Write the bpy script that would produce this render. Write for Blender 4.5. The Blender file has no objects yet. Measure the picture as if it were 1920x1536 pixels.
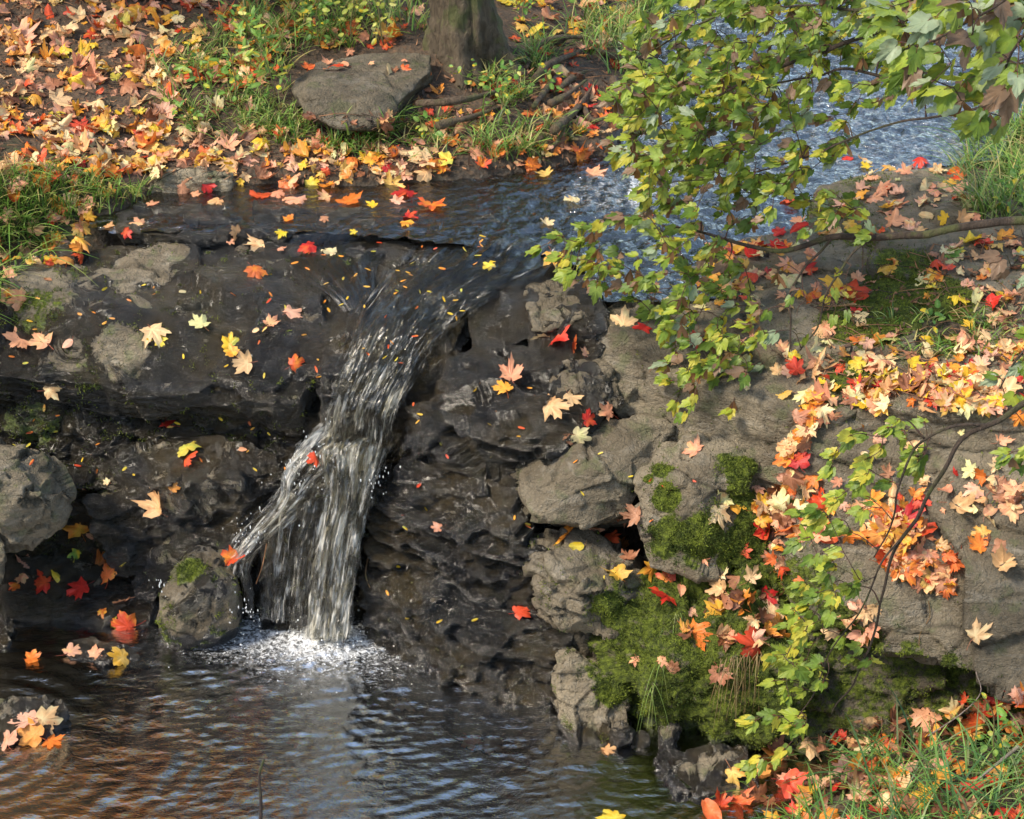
EXPO = 1.45
import bpy, bmesh, math, random
import numpy as np
from mathutils import Vector
from mathutils.bvhtree import BVHTree
SC = bpy.context.scene
COL = SC.collection
random.seed(7)
RNG = np.random.default_rng(11)
# ------------------------------------------------------------------ camera geometry
H = 3.58
PITCH = math.radians(28)
FPX = 3870.0
CP, SP = math.cos(PITCH), math.sin(PITCH)
def ray(px, py):
    a = (px - 960) / FPX; b = (768 - py) / FPX
    return np.array([a, CP + b * SP, -SP + b * CP])
def AY(px, py, Y):
    d = ray(px, py); return np.array([0, 0, H]) + d * (Y / d[1])
def AZ(px, py, z):
    d = ray(px, py); return np.array([0, 0, H]) + d * ((z - H) / d[2])
def proj(P):
    P = np.asarray(P, float).reshape(-1, 3) - np.array([0, 0, H])
    dep = P[:, 1] * CP - P[:, 2] * SP
    up = P[:, 1] * SP + P[:, 2] * CP
    return np.stack([960 + FPX * P[:, 0] / dep, 768 - FPX * up / dep, dep], 1)
# ------------------------------------------------------------------ vector noise
_perm = np.random.default_rng(3).permutation(4096)
_g = np.random.default_rng(5).normal(size=(4096, 3)); _g /= np.linalg.norm(_g, axis=1)[:, None]
_u = np.random.default_rng(9).random((4096, 6))
def _h(i, j, k, s=0):
    return _perm[(_perm[(_perm[(i + s * 17) & 4095] + j) & 4095] + k) & 4095]
def pn(P, s=0):
    P = np.asarray(P, float); I = np.floor(P).astype(np.int64); f = P - I
    w = f * f * f * (f * (f * 6 - 15) + 10)
    r = 0
    for a in (0, 1):
        for b in (0, 1):
            for c in (0, 1):
                g = _g[_h(I[:, 0] + a, I[:, 1] + b, I[:, 2] + c, s)]
                d = g[:, 0] * (f[:, 0] - a) + g[:, 1] * (f[:, 1] - b) + g[:, 2] * (f[:, 2] - c)
                r = r + d * (w[:, 0] if a else 1 - w[:, 0]) * (w[:, 1] if b else 1 - w[:, 1]) * (w[:, 2] if c else 1 - w[:, 2])
    return r * 1.6
def fbm(P, sc, octv=4, s=0, gain=.5):
    r = 0; a = 1; P = np.asarray(P, float) * sc
    for o in range(octv):
        r = r + a * pn(P + o * 13.7, s + o); a *= gain; P = P * 2.03
    return r
def facets(P, size, s=0):
    """broken-rock relief: each jittered cell is a tilted plane; returns offset(-1..1), tilt height (m) and distance to the crack"""
    size = np.asarray(size, float); Q = P / size
    I = np.floor(Q).astype(np.int64)
    n = len(P); d1 = np.full(n, 9.); d2 = np.full(n, 9.); hh = np.zeros(n, np.int64); best = np.zeros((n, 3))
    for a in (-1, 0, 1):
        for b in (-1, 0, 1):
            for c in (-1, 0, 1):
                h = _h(I[:, 0] + a, I[:, 1] + b, I[:, 2] + c, s)
                ctr = I + np.array([a, b, c]) + _u[h, :3]
                dv = Q - ctr; d = np.sqrt((dv * dv).sum(1))
                m = d < d1
                d2 = np.where(m, d1, np.minimum(d2, d)); d1 = np.where(m, d, d1)
                hh = np.where(m, h, hh); best[m] = dv[m]
    t = (best * size * (_u[hh, 3:6] - .5) * 2).sum(1)
    return _u[(hh * 7 + 3) & 4095, 0] * 2 - 1, t, d2 - d1
def sstep(a, b, x):
    t = np.clip((x - a) / (b - a), 0, 1); return t * t * (3 - 2 * t)
def inpoly(x, y, poly):
    x = np.asarray(x, float); y = np.asarray(y, float); r = np.zeros(x.shape, bool); n = len(poly)
    for i in range(n):
        x0, y0 = poly[i]; x1, y1 = poly[(i + 1) % n]
        if y0 == y1: continue
        c = ((y0 > y) != (y1 > y)) & (x < (x1 - x0) * (y - y0) / (y1 - y0) + x0)
        r ^= c
    return r
def sdpoly(x, y, poly):
    d = np.full(x.shape, 1e9); n = len(poly)
    for i in range(n):
        x0, y0 = poly[i]; x1, y1 = poly[(i + 1) % n]
        dx, dy = x1 - x0, y1 - y0
        t = np.clip(((x - x0) * dx + (y - y0) * dy) / (dx * dx + dy * dy + 1e-12), 0, 1)
        d = np.minimum(d, np.hypot(x - x0 - t * dx, y - y0 - t * dy))
    return np.where(inpoly(x, y, poly), -d, d)
# ------------------------------------------------------------------ mesh making
def mesh_np(name, V, F, attrs=None, smooth=True):
    """F: list of int arrays (n,k)"""
    me = bpy.data.meshes.new(name)
    V = np.asarray(V, np.float32); F = [np.asarray(f, np.int32) for f in F if len(f)]
    nl = sum(f.size for f in F); nf = sum(len(f) for f in F)
    me.vertices.add(len(V)); me.vertices.foreach_set('co', V.ravel())
    me.loops.add(nl); me.polygons.add(nf)
    me.loops.foreach_set('vertex_index', np.concatenate([f.ravel() for f in F]))
    ls = []; o = 0
    for f in F:
        ls.append(o + np.arange(len(f)) * f.shape[1]); o += f.size
    me.polygons.foreach_set('loop_start', np.concatenate(ls).astype(np.int32))
    me.update(calc_edges=True); me.validate()
    me.polygons.foreach_set('use_smooth', np.full(len(me.polygons), smooth))
    for k, a in (attrs or {}).items():
        a = np.asarray(a, np.float32)
        if a.ndim == 1:
            me.attributes.new(k, 'FLOAT', 'POINT').data.foreach_set('value', a)
        elif a.shape[1] == 2:
            me.attributes.new(k, 'FLOAT2', 'POINT').data.foreach_set('vector', a.ravel())
        else:
            if a.shape[1] == 3: a = np.concatenate([a, np.ones((len(a), 1), np.float32)], 1)
            me.attributes.new(k, 'FLOAT_COLOR', 'POINT').data.foreach_set('color', a.ravel())
    return me
def link(name, me, mat=None, parent=None, loc=None, **props):
    o = bpy.data.objects.new(name, me); COL.objects.link(o)
    if mat is not None and me is not None:
        if len(me.materials) == 0: me.materials.append(mat)
    if parent is not None: o.parent = parent
    if loc is not None: o.location = loc
    for k, v in props.items():
        if v is not None: o[k] = v
    return o
class Acc:
    """collects pieces that end up as ONE mesh"""
    def __init__(s): s.V = []; s.F = {}; s.C = []; s.n = 0
    def add(s, V, F, C=None):
        V = np.asarray(V, float)
        for f in (F if isinstance(F, list) else [F]):
            f = np.asarray(f)
            if len(f): s.F.setdefault(f.shape[1], []).append(f + s.n)
        s.V.append(V); s.n += len(V)
        if C is None: C = np.ones((len(V), 3))
        C = np.asarray(C, float)
        if C.ndim == 1: C = np.tile(C, (len(V), 1))
        s.C.append(C)
    def mesh(s, name, org=None, smooth=True):
        V = np.concatenate(s.V)
        if org is not None: V = V - np.asarray(org)
        return mesh_np(name, V, [np.concatenate(f) for f in s.F.values()], {'Col': np.concatenate(s.C)}, smooth)
def spline(pts, n):
    """Catmull-Rom through pts (k,d) -> n samples"""
    P = np.asarray(pts, float); k = len(P)
    if k == 2: return P[0] + (P[1] - P[0]) * np.linspace(0, 1, n)[:, None]
    Q = np.concatenate([[2 * P[0] - P[1]], P, [2 * P[-1] - P[-2]]])
    t = np.linspace(0, k - 1 - 1e-9, n); i = t.astype(int); f = (t - i)[:, None]
    a, b, c, d = Q[i], Q[i + 1], Q[i + 2], Q[i + 3]
    return .5 * ((2 * b) + (c - a) * f + (2 * a - 5 * b + 4 * c - d) * f ** 2 + (3 * b - a - 3 * c + d) * f ** 3)
def tube(path, rad, sides=6, wob=0, seed=0):
    P = np.asarray(path, float); n = len(P); rad = np.broadcast_to(np.asarray(rad, float), (n,))
    T = np.gradient(P, axis=0); T /= np.linalg.norm(T, axis=1)[:, None] + 1e-12
    ref = np.array([0.3, 0.2, .93]) if abs(T[0, 2]) < .9 else np.array([1., .1, 0])
    A = np.cross(T, ref); A /= np.linalg.norm(A, axis=1)[:, None] + 1e-12
    B = np.cross(T, A)
    th = np.linspace(0, 2 * math.pi, sides, endpoint=False)
    V = P[:, None] + rad[:, None, None] * (A[:, None] * np.cos(th)[None, :, None] + B[:, None] * np.sin(th)[None, :, None])
    V = V.reshape(-1, 3)
    if wob:
        c = np.repeat(P, sides, 0); d = V - c
        V = c + d * (1 + wob * fbm(V, 1 / (rad.mean() * 2.2 + 1e-6), 3, seed))[:, None]
    i = np.arange(n - 1)[:, None] * sides; j = np.arange(sides)[None]; j2 = (j + 1) % sides
    F = np.stack([i + j, i + j2, i + sides + j2, i + sides + j], -1).reshape(-1, 4)
    caps = [np.arange(sides)[::-1][None], ((n - 1) * sides + np.arange(sides))[None]]
    return V, [F] + ([caps[0], caps[1]] if sides > 4 else ([np.concatenate(caps)] if sides in (3, 4) else []))
# ------------------------------------------------------------------ node helpers
class NT:
    def __init__(s, name):
        s.m = bpy.data.materials.new(name); s.m.use_nodes = True; s.t = s.m.node_tree; s.t.nodes.clear()
        s.out = s.n('ShaderNodeOutputMaterial')
    def n(s, typ, **kw):
        nd = s.t.nodes.new(typ)
        for k, v in kw.items():
            if k.startswith('_'): setattr(nd, k[1:], v)
            else: s.set(nd, k, v)
        return nd
    def set(s, nd, k, v):
        if isinstance(k, str) and k.startswith('i') and k[1:].isdigit(): inp = nd.inputs[int(k[1:])]
        else:
            inp = nd.inputs[k.replace('__', ' ')]
        if isinstance(v, bpy.types.NodeSocket): s.t.links.new(v, inp)
        elif isinstance(v, bpy.types.Node): s.t.links.new(v.outputs[0], inp)
        else:
            if hasattr(inp.default_value, '__len__') and not hasattr(v, '__len__'): v = [v] * len(inp.default_value)
            if inp.type == 'RGBA' and len(v) == 3: v = (*v, 1)
            inp.default_value = v
    def math(s, op, a, b=0., c=None, clamp=False):
        nd = s.n('ShaderNodeMath', _operation=op, _use_clamp=clamp, i0=a, i1=b)
        if c is not None: s.set(nd, 'i2', c)
        return nd.outputs[0]
    def mix(s, f, a, b, blend='MIX'):
        nd = s.n('ShaderNodeMix', _data_type='RGBA', _blend_type=blend)
        s.set(nd, 'i0', f); s.set(nd, 'i6', a); s.set(nd, 'i7', b); return nd.outputs[2]
    def noise(s, vec, scale, detail=4, rough=.5, dist=0, out=0):
        return s.n('ShaderNodeTexNoise', Vector=vec, Scale=scale, Detail=detail, Roughness=rough, Distortion=dist).outputs[out]
    def ramp(s, f, lo, hi, a=0., b=1.):
        nd = s.n('ShaderNodeMapRange', _interpolation_type='SMOOTHSTEP'); s.set(nd, 'i0', f)
        for i, v in zip((1, 2, 3, 4), (lo, hi, a, b)): s.set(nd, 'i%d' % i, v)
        return nd.outputs[0]
    def attr(s, name, out='Fac'): return s.n('ShaderNodeAttribute', _attribute_name=name).outputs[out]
    def bump(s, h, dist, strength=1., normal=None):
        nd = s.n('ShaderNodeBump', Height=h, Distance=dist, Strength=strength)
        if normal is not None: s.set(nd, 'Normal', normal)
        return nd.outputs[0]
    def scaled(s, vec, sc): return s.n('ShaderNodeVectorMath', _operation='MULTIPLY', i0=vec, i1=sc).outputs[0]
    def done(s, sh): s.t.links.new(sh.outputs[0] if isinstance(sh, bpy.types.Node) else sh, s.out.inputs[0]); return s.m

def mat_rock():
    t = NT('weathered_rock'); co = t.n('ShaderNodeNewGeometry').outputs['Position']
    wet = t.attr('wet'); moss = t.attr('moss'); tone = t.attr('tone'); crack = t.attr('crack')
    n1 = t.noise(co, 5, 8, .6); n2 = t.noise(co, 38, 8, .65); n3 = t.noise(co, 150, 5, .6); n4 = t.noise(t.scaled(co, (1, 1, 4)), 9, 6, .6, .6)
    base = t.mix(t.ramp(n1, .3, .7), (.125, .10, .066), (.27, .225, .155))
    base = t.mix(t.math('MULTIPLY', t.ramp(n4, .5, .72), .6), base, (.33, .295, .235))
    base = t.mix(t.math('MULTIPLY', t.ramp(n2, .50, .68), .55), base, (.075, .072, .055))
    base = t.mix(t.math('MULTIPLY', t.ramp(n3, .58, .7), .4), base, (.38, .34, .27))
    base = t.mix(t.math('MULTIPLY', t.ramp(t.noise(co, 14, 6, .6), .52, .66), .5), base, (.115, .135, .055))
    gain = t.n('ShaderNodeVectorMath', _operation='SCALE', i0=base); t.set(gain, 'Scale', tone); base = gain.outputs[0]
    # wet film has its own ragged outline
    w = t.math('ADD', wet, t.math('MULTIPLY', t.math('SUBTRACT', t.noise(co, 8, 8, .68, .7), .5), 2.0))
    w = t.ramp(w, .42, .58)
    base = t.mix(w, base, t.mix(1., base, t.mix(t.ramp(n1, .35, .65), (.042, .040, .034), (.16, .135, .07)), 'MULTIPLY'))
    base = t.mix(t.math('MULTIPLY', t.ramp(crack, 0, 1), .6), base, (.02, .018, .013))
    mm = t.math('ADD', moss, t.math('MULTIPLY', t.math('SUBTRACT', t.noise(co, 26, 6, .7), .5), 1.2))
    m = t.ramp(mm, .45, .62)
    mc = t.mix(t.ramp(t.noise(co, 60, 6, .7), .35, .65), (.035, .05, .008), (.15, .19, .02))
    base = t.mix(m, base, mc)
    rough = t.math('SUBTRACT', .85, t.math('MULTIPLY', w, t.ramp(n2, .3, .7, .80, .62)))
    rough = t.math('MAXIMUM', rough, t.math('MULTIPLY', m, .9))
    h = t.math('ADD', t.math('MULTIPLY', n2, .7), t.math('MULTIPLY', n3, .34))
    h = t.math('ADD', h, t.math('MULTIPLY', t.noise(t.scaled(co, (1, 1, 2.2)), 19, 9, .68, .7), .8))
    vo = t.n('ShaderNodeTexVoronoi', Vector=t.n('ShaderNodeVectorMath', _operation='ADD', i0=t.scaled(co, (1, 1, 1.8)), i1=t.scaled(t.n('ShaderNodeTexNoise', Vector=co, Scale=12., Detail=4.).outputs['Color'], (.09, .09, .09))).outputs[0], Scale=26., _feature='F1')
    vd = t.n('ShaderNodeTexVoronoi', Vector=t.n('ShaderNodeVectorMath', _operation='ADD', i0=co, i1=t.scaled(t.n('ShaderNodeTexNoise', Vector=co, Scale=9., Detail=5.).outputs['Color'], (.16, .16, .16))).outputs[0], Scale=13., _feature='DISTANCE_TO_EDGE')
    h = t.math('ADD', h, t.math('MULTIPLY', vo.outputs['Color'], .28))
    h = t.math('ADD', h, t.math('MULTIPLY', t.ramp(vd.outputs[0], 0, .025), .12))
    b = t.bump(h, .031, 1.)
    bs = t.n('ShaderNodeBsdfPrincipled', Base__Color=base, Roughness=rough, Normal=b)
    t.set(bs, 'Specular IOR Level', t.math('ADD', .3, t.math('MULTIPLY', w, .7)))
    return t.done(bs)
def mat_soil():
    t = NT('leaf_mould_soil'); co = t.n('ShaderNodeNewGeometry').outputs['Position']; wet = t.attr('wet')
    n1 = t.noise(co, 4, 8, .6); n2 = t.noise(co, 60, 8, .7); vo = t.n('ShaderNodeTexVoronoi', Vector=co, Scale=55.)
    b = t.mix(t.ramp(n1, .35, .65), (.045, .032, .02), (.085, .06, .038))
    cr = t.n('ShaderNodeValToRGB', Fac=vo.outputs['Color']); e = cr.color_ramp.elements
    e[0].color = (.05, .032, .02, 1); e[1].color = (.2, .11, .055, 1)
    b = t.mix(t.math('MULTIPLY', t.ramp(n2, .45, .6), .75), b, cr.outputs[0])
    b = t.mix(t.math('MULTIPLY', t.ramp(t.noise(co, 2.2, 5, .6), .55, .65), .6), b, (.03, .045, .012))
    b = t.mix(wet, b, t.mix(1., b, (.5, .5, .42), 'MULTIPLY'))
    ro = t.math('SUBTRACT', .9, t.math('MULTIPLY', wet, .55))
    h = t.math('ADD', n2, t.math('MULTIPLY', vo.outputs['Distance'], .5))
    return t.done(t.n('ShaderNodeBsdfPrincipled', Base__Color=b, Roughness=ro, Normal=t.bump(h, .02, .8)))
def mat_leaf(name='autumn_leaf', trans=.3, rough=.45):
    t = NT(name); co = t.n('ShaderNodeNewGeometry').outputs['Position']; c = t.attr('Col', 'Color')
    n = t.noise(co, 90, 5, .6)
    c2 = t.mix(t.math('MULTIPLY', t.ramp(n, .5, .75), .45), c, t.mix(1., c, (.55, .35, .22), 'MULTIPLY'))
    bs = t.n('ShaderNodeBsdfPrincipled', Base__Color=c2, Roughness=rough, Normal=t.bump(n, .004, .4))
    t.set(bs, 'Specular IOR Level', .35)
    tr = t.n('ShaderNodeBsdfTranslucent', Color=c2)
    return t.done(t.n('ShaderNodeMixShader', i0=trans, i1=bs.outputs[0], i2=tr.outputs[0]))
def mat_bark():
    t = NT('bark'); co = t.n('ShaderNodeNewGeometry').outputs['Position']; c = t.attr('Col', 'Color')
    n = t.noise(t.scaled(co, (1, 1, .28)), 42, 9, .7, .8)
    c2 = t.mix(t.ramp(n, .3, .7), t.mix(1., c, (.35, .33, .3), 'MULTIPLY'), c)
    c2 = t.mix(t.math('MULTIPLY', t.ramp(t.noise(co, 9, 6, .6), .5, .65), .5), c2, (.09, .12, .02))
    return t.done(t.n('ShaderNodeBsdfPrincipled', Base__Color=c2, Roughness=.85, Normal=t.bump(n, .03, 1.)))
def mat_plain(name, rough=.6, trans=0.):
    t = NT(name); c = t.attr('Col', 'Color')
    bs = t.n('ShaderNodeBsdfPrincipled', Base__Color=c, Roughness=rough)
    if not trans: return t.done(bs)
    tr = t.n('ShaderNodeBsdfTranslucent', Color=c)
    return t.done(t.n('ShaderNodeMixShader', i0=trans, i1=bs.outputs[0], i2=tr.outputs[0]))
def mat_water(name, tint, scale, strength, dist=.01, rough=.03, stretch=(1, 1, 1), foam=0., ior=1.45):
    t = NT(name); co = t.n('ShaderNodeNewGeometry').outputs['Position']
    v = t.scaled(co, stretch)
    n = t.math('ADD', t.noise(v, scale, 5, .55, .6), t.math('MULTIPLY', t.noise(v, scale * 3.1, 3, .5), .3))
    nb = t.bump(n, dist, strength)
    gl = t.n('ShaderNodeBsdfGlossy', Color=(1, 1, 1), Roughness=rough, Normal=nb)
    tp = t.n('ShaderNodeBsdfTransparent', Color=tint)
    fr = t.n('ShaderNodeFresnel', IOR=ior, Normal=nb)
    s = t.n('ShaderNodeMixShader', i0=fr.outputs[0], i1=tp.outputs[0], i2=gl.outputs[0])
    f = t.attr('foam')
    web = t.math('SUBTRACT', 1., t.math('MULTIPLY', t.math('ABSOLUTE', t.math('SUBTRACT', t.noise(v, scale * .9, 6, .65, 1.2), .5)), 5.))
    k = t.math('ADD', t.math('ADD', f, t.math('MULTIPLY', t.math('SUBTRACT', web, .5), .55)), t.math('MULTIPLY', t.math('SUBTRACT', t.noise(v, scale * 1.5, 7, .7, 1.), .5), 1.))
    k = t.math('MULTIPLY', t.math('MULTIPLY', t.ramp(k, .5, 1.05), t.ramp(f, .02, .2)), t.ramp(t.noise(co, 75, 6, .72, 1.), .38, .66, .10, .95))
    d = t.n('ShaderNodeBsdfDiffuse', Color=(.82, .84, .86), Normal=nb)
    s = t.n('ShaderNodeMixShader', i0=k, i1=s.outputs[0], i2=d.outputs[0])
    return t.done(s)
def mat_fall():
    """falling water: clear film with white streaks drawn out along the flow (fuv = across, along in metres)"""
    t = NT('falling_water'); uv = t.attr('fuv', 'Vector'); white = t.attr('white'); edge = t.attr('edge')
    v = t.scaled(uv, (1, .075, 1))
    n = t.noise(v, 88, 7, .62, .45); n2 = t.noise(t.scaled(uv, (1, .12, 1)), 260, 4, .6)
    n3 = t.noise(t.scaled(uv, (1, .32, 1)), 20, 5, .6, 1.2)
    h = t.math('ADD', n, t.math('MULTIPLY', n2, .4))
    nb = t.bump(h, .010, .45)
    k = t.math('ADD', t.math('ADD', white, t.math('MULTIPLY', t.math('SUBTRACT', n, .5), 2.3)), t.math('ADD', t.math('MULTIPLY', t.math('SUBTRACT', n2, .5), .6), t.math('MULTIPLY', t.math('SUBTRACT', n3, .5), 2.2)))
    k = t.math('MULTIPLY', t.ramp(k, .3, 1.15), .8)
    gl = t.n('ShaderNodeBsdfGlossy', Color=(1, 1, 1), Roughness=.22, Normal=nb)
    tp = t.n('ShaderNodeBsdfTransparent', Color=(.9, .88, .8))
    s = t.n('ShaderNodeMixShader', i0=t.n('ShaderNodeFresnel', IOR=1.5, Normal=nb).outputs[0], i1=tp.outputs[0], i2=gl.outputs[0])
    d = t.n('ShaderNodeBsdfDiffuse', Color=(.86, .85, .8), Normal=nb)
    tr = t.n('ShaderNodeBsdfTranslucent', Color=(.86, .85, .8))
    w = t.n('ShaderNodeMixShader', i0=.4, i1=d.outputs[0], i2=tr.outputs[0])
    s2 = t.n('ShaderNodeMixShader', i0=k, i1=s.outputs[0], i2=w.outputs[0])
    em = t.ramp(t.math('ADD', edge, t.math('MULTIPLY', t.math('SUBTRACT', t.noise(t.scaled(uv, (1, .16, 1)), 38, 5, .65, .8), .5), 2.4)), .30, .70)
    s3 = t.n('ShaderNodeMixShader', i0=em, i1=t.n('ShaderNodeBsdfTransparent').outputs[0], i2=s2.outputs[0])
    return t.done(s3)
M = dict(rock=mat_rock(), soil=mat_soil(), leaf=mat_leaf(), green=mat_leaf('living_leaf', .4, .4), bark=mat_bark(),
         grass=mat_plain('grass_blade', .5, .35), moss=mat_plain('moss_tuft', .9, .3), dry=mat_plain('dry_stalk', .8),
         pool=mat_water('pool_water', (.62, .56, .42), 30, .5, .005, .010, (1, 1.8, 1), ior=7.),
         stream=mat_water('stream_water', (.8, .74, .6), 20, .8, .016, .09, (1, 1.2, 1), ior=2.7),
         fall=mat_fall())
# ------------------------------------------------------------------ ground sheet
ZS = 1.0     # level of the upper stream
def W(px, py, z=ZS):
    p = AZ(px, py, z); return (p[0], p[1])
LSH = [(180, 420), (300, 352), (450, 345), (700, 347), (900, 332), (1050, 305), (1150, 285), (1195, 200), (1235, 100), (1250, 0), (1270, -150), (1300, -400)]
RSH = [(2300, -400), (2150, -150), (2050, 0), (1960, 120), (1885, 215), (1850, 285), (1640, 312), (1530, 345), (1505, 430), (1480, 505), (1300, 545), (1120, 560)]
STREAM = [W(*p) for p in LSH] + [W(*p) for p in RSH] + [W(880, 560), W(640, 520), W(200, 450)]
CLIFF = np.array([(-60, 5.9), (-4, 5.85), (-1.5, 5.85), (-.6, 5.75), (-.2, 5.7), (.1, 5.5), (.35, 5.4), (.7, 5.2), (1.0, 5.0), (1.6, 4.85), (4, 4.4), (60, 4.4)])
def ground_z(x, y):
    x = np.asarray(x, float); y = np.asarray(y, float)
    sd = sdpoly(x, y, STREAM)
    P = np.stack([x, y, 0 * x], 1)
    left = x < np.interp(y, [5, 6.3, 7.2, 9, 14], [.3, .6, 1.05, 1.8, 3.5])
    bankL = ZS + .03 * sstep(0, .06, sd) + .23 * np.clip(sd, 0, 3.2) + .02 * np.clip(sd - 3.2, 0, 60) + .03 * fbm(P, 2.2, 4, 3) * sstep(.0, .3, sd)
    bankR = ZS - .04 + .04 * sstep(0, .3, sd) + .20 * np.clip(x - 1.65 - .12 * (y - 6), 0, 2.5) + .03 * np.clip(sd - 1, 0, 3) + .02 * fbm(P, 2.5, 4, 8)
    z = np.where(left, bankL, bankR)
    bed = ZS - .05 - .05 * sstep(0, -.35, sd) + .022 * fbm(P, 9, 4, 5)
    z = np.where(sd < 0, bed, z)
    z = np.where((sd >= 0), z, z)
    yc = np.interp(x, CLIFF[:, 0], CLIFF[:, 1]) + .05 * fbm(P, 3, 3, 1)
    d = y - yc
    top = .58 + (z - .58) * sstep(0, .42, d) + .0
    low = -.22 + .07 * fbm(P, 3, 4, 21)
    # the near right bank and the far side of the pool under the camera
    e = sdpoly(x, y, [(.62, 4.42), (.95, 4.62), (6, 4.7), (60, 4.7), (60, -60), (-60, -60), (-60, 1.2), (-3, 2.4), (-.2, 3.2), (.5, 3.95)])
    low = np.where(e < .05, low + (.24 - low + .05 * fbm(P, 2.5, 3, 30)) * sstep(.08, -.28, e) + .28 * np.clip(-e - .2, 0, 2), low)
    # left shore of the lower pool
    e2 = x + 1.95 + .2 * (y - 4.6)
    low = np.where(e2 < 0, low + np.clip(-e2, 0, 3) * .8, low)
    k = sstep(-.16, .0, d)
    return low + (np.maximum(top, low) - low) * k, sd, d, e
def axis(lo, hi, a, b, step, grow=1.12):
    c = list(np.arange(a, b + 1e-9, step)); s = step; v = c[-1]
    while v < hi: s *= grow; v += s; c.append(v)
    s = step; v = a; pre = []
    while v > lo: s *= grow; v -= s; pre.append(v)
    return np.array(pre[::-1] + c)
def make_ground():
    xs = axis(-70, 70, -2.4, 2.9, .016); ys = axis(-60, 140, 3.9, 9.2, .018)
    X, Y = np.meshgrid(xs, ys, indexing='ij'); x = X.ravel(); y = Y.ravel()
    z, sd, d, e = ground_z(x, y)
    P = np.stack([x, y, z], 1)
    z = z + .008 * fbm(P, 22, 3, 40) * (d > 0)
    n, m = X.shape
    i = np.arange(n - 1)[:, None] * m + np.arange(m - 1)[None]
    F = np.stack([i, i + m, i + m + 1, i + 1], -1).reshape(-1, 4)
    wet = np.where(d > 0, sstep(.10, -.02, sd), sstep(.12, .0, z) * .9 + .1)
    me = mesh_np('ground', np.stack([x, y, z], 1), [F], {'wet': wet})
    return link('ground', me, M['soil'], kind='structure')
GROUND = make_ground()

# ------------------------------------------------------------------ rocks
SURF = [GROUND]                 # everything leaves can lie on
WETPATH = [AY(*p) for p in [(1150, 430, 6.2), (1000, 460, 6.0), (900, 500, 5.9), (800, 560, 5.7), (740, 620, 5.55), (690, 720, 5.45), (670, 820, 5.4), (560, 920, 5.38), (450, 1040, 5.3), (650, 950, 5.35), (630, 1060, 5.3), (620, 1180, 5.25)]]
WETPATH = np.array(WETPATH)
def blobs(P, lst):
    """lst of (px, py, Y-or-None, radius m, strength): soft spheres placed on the rock"""
    r = np.zeros(len(P))
    for px, py, Y, rad, k in lst:
        pr = proj(P); sel = np.hypot(pr[:, 0] - px, pr[:, 1] - py) < 9
        if Y is None:
            if not sel.any(): continue
            q = P[sel][np.argmin(P[sel][:, 1])]
        else: q = AY(px, py, Y)
        r = np.maximum(r, k * sstep(rad * 1.3, rad * .55, np.linalg.norm(P - q, axis=1)))
    return r
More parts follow.
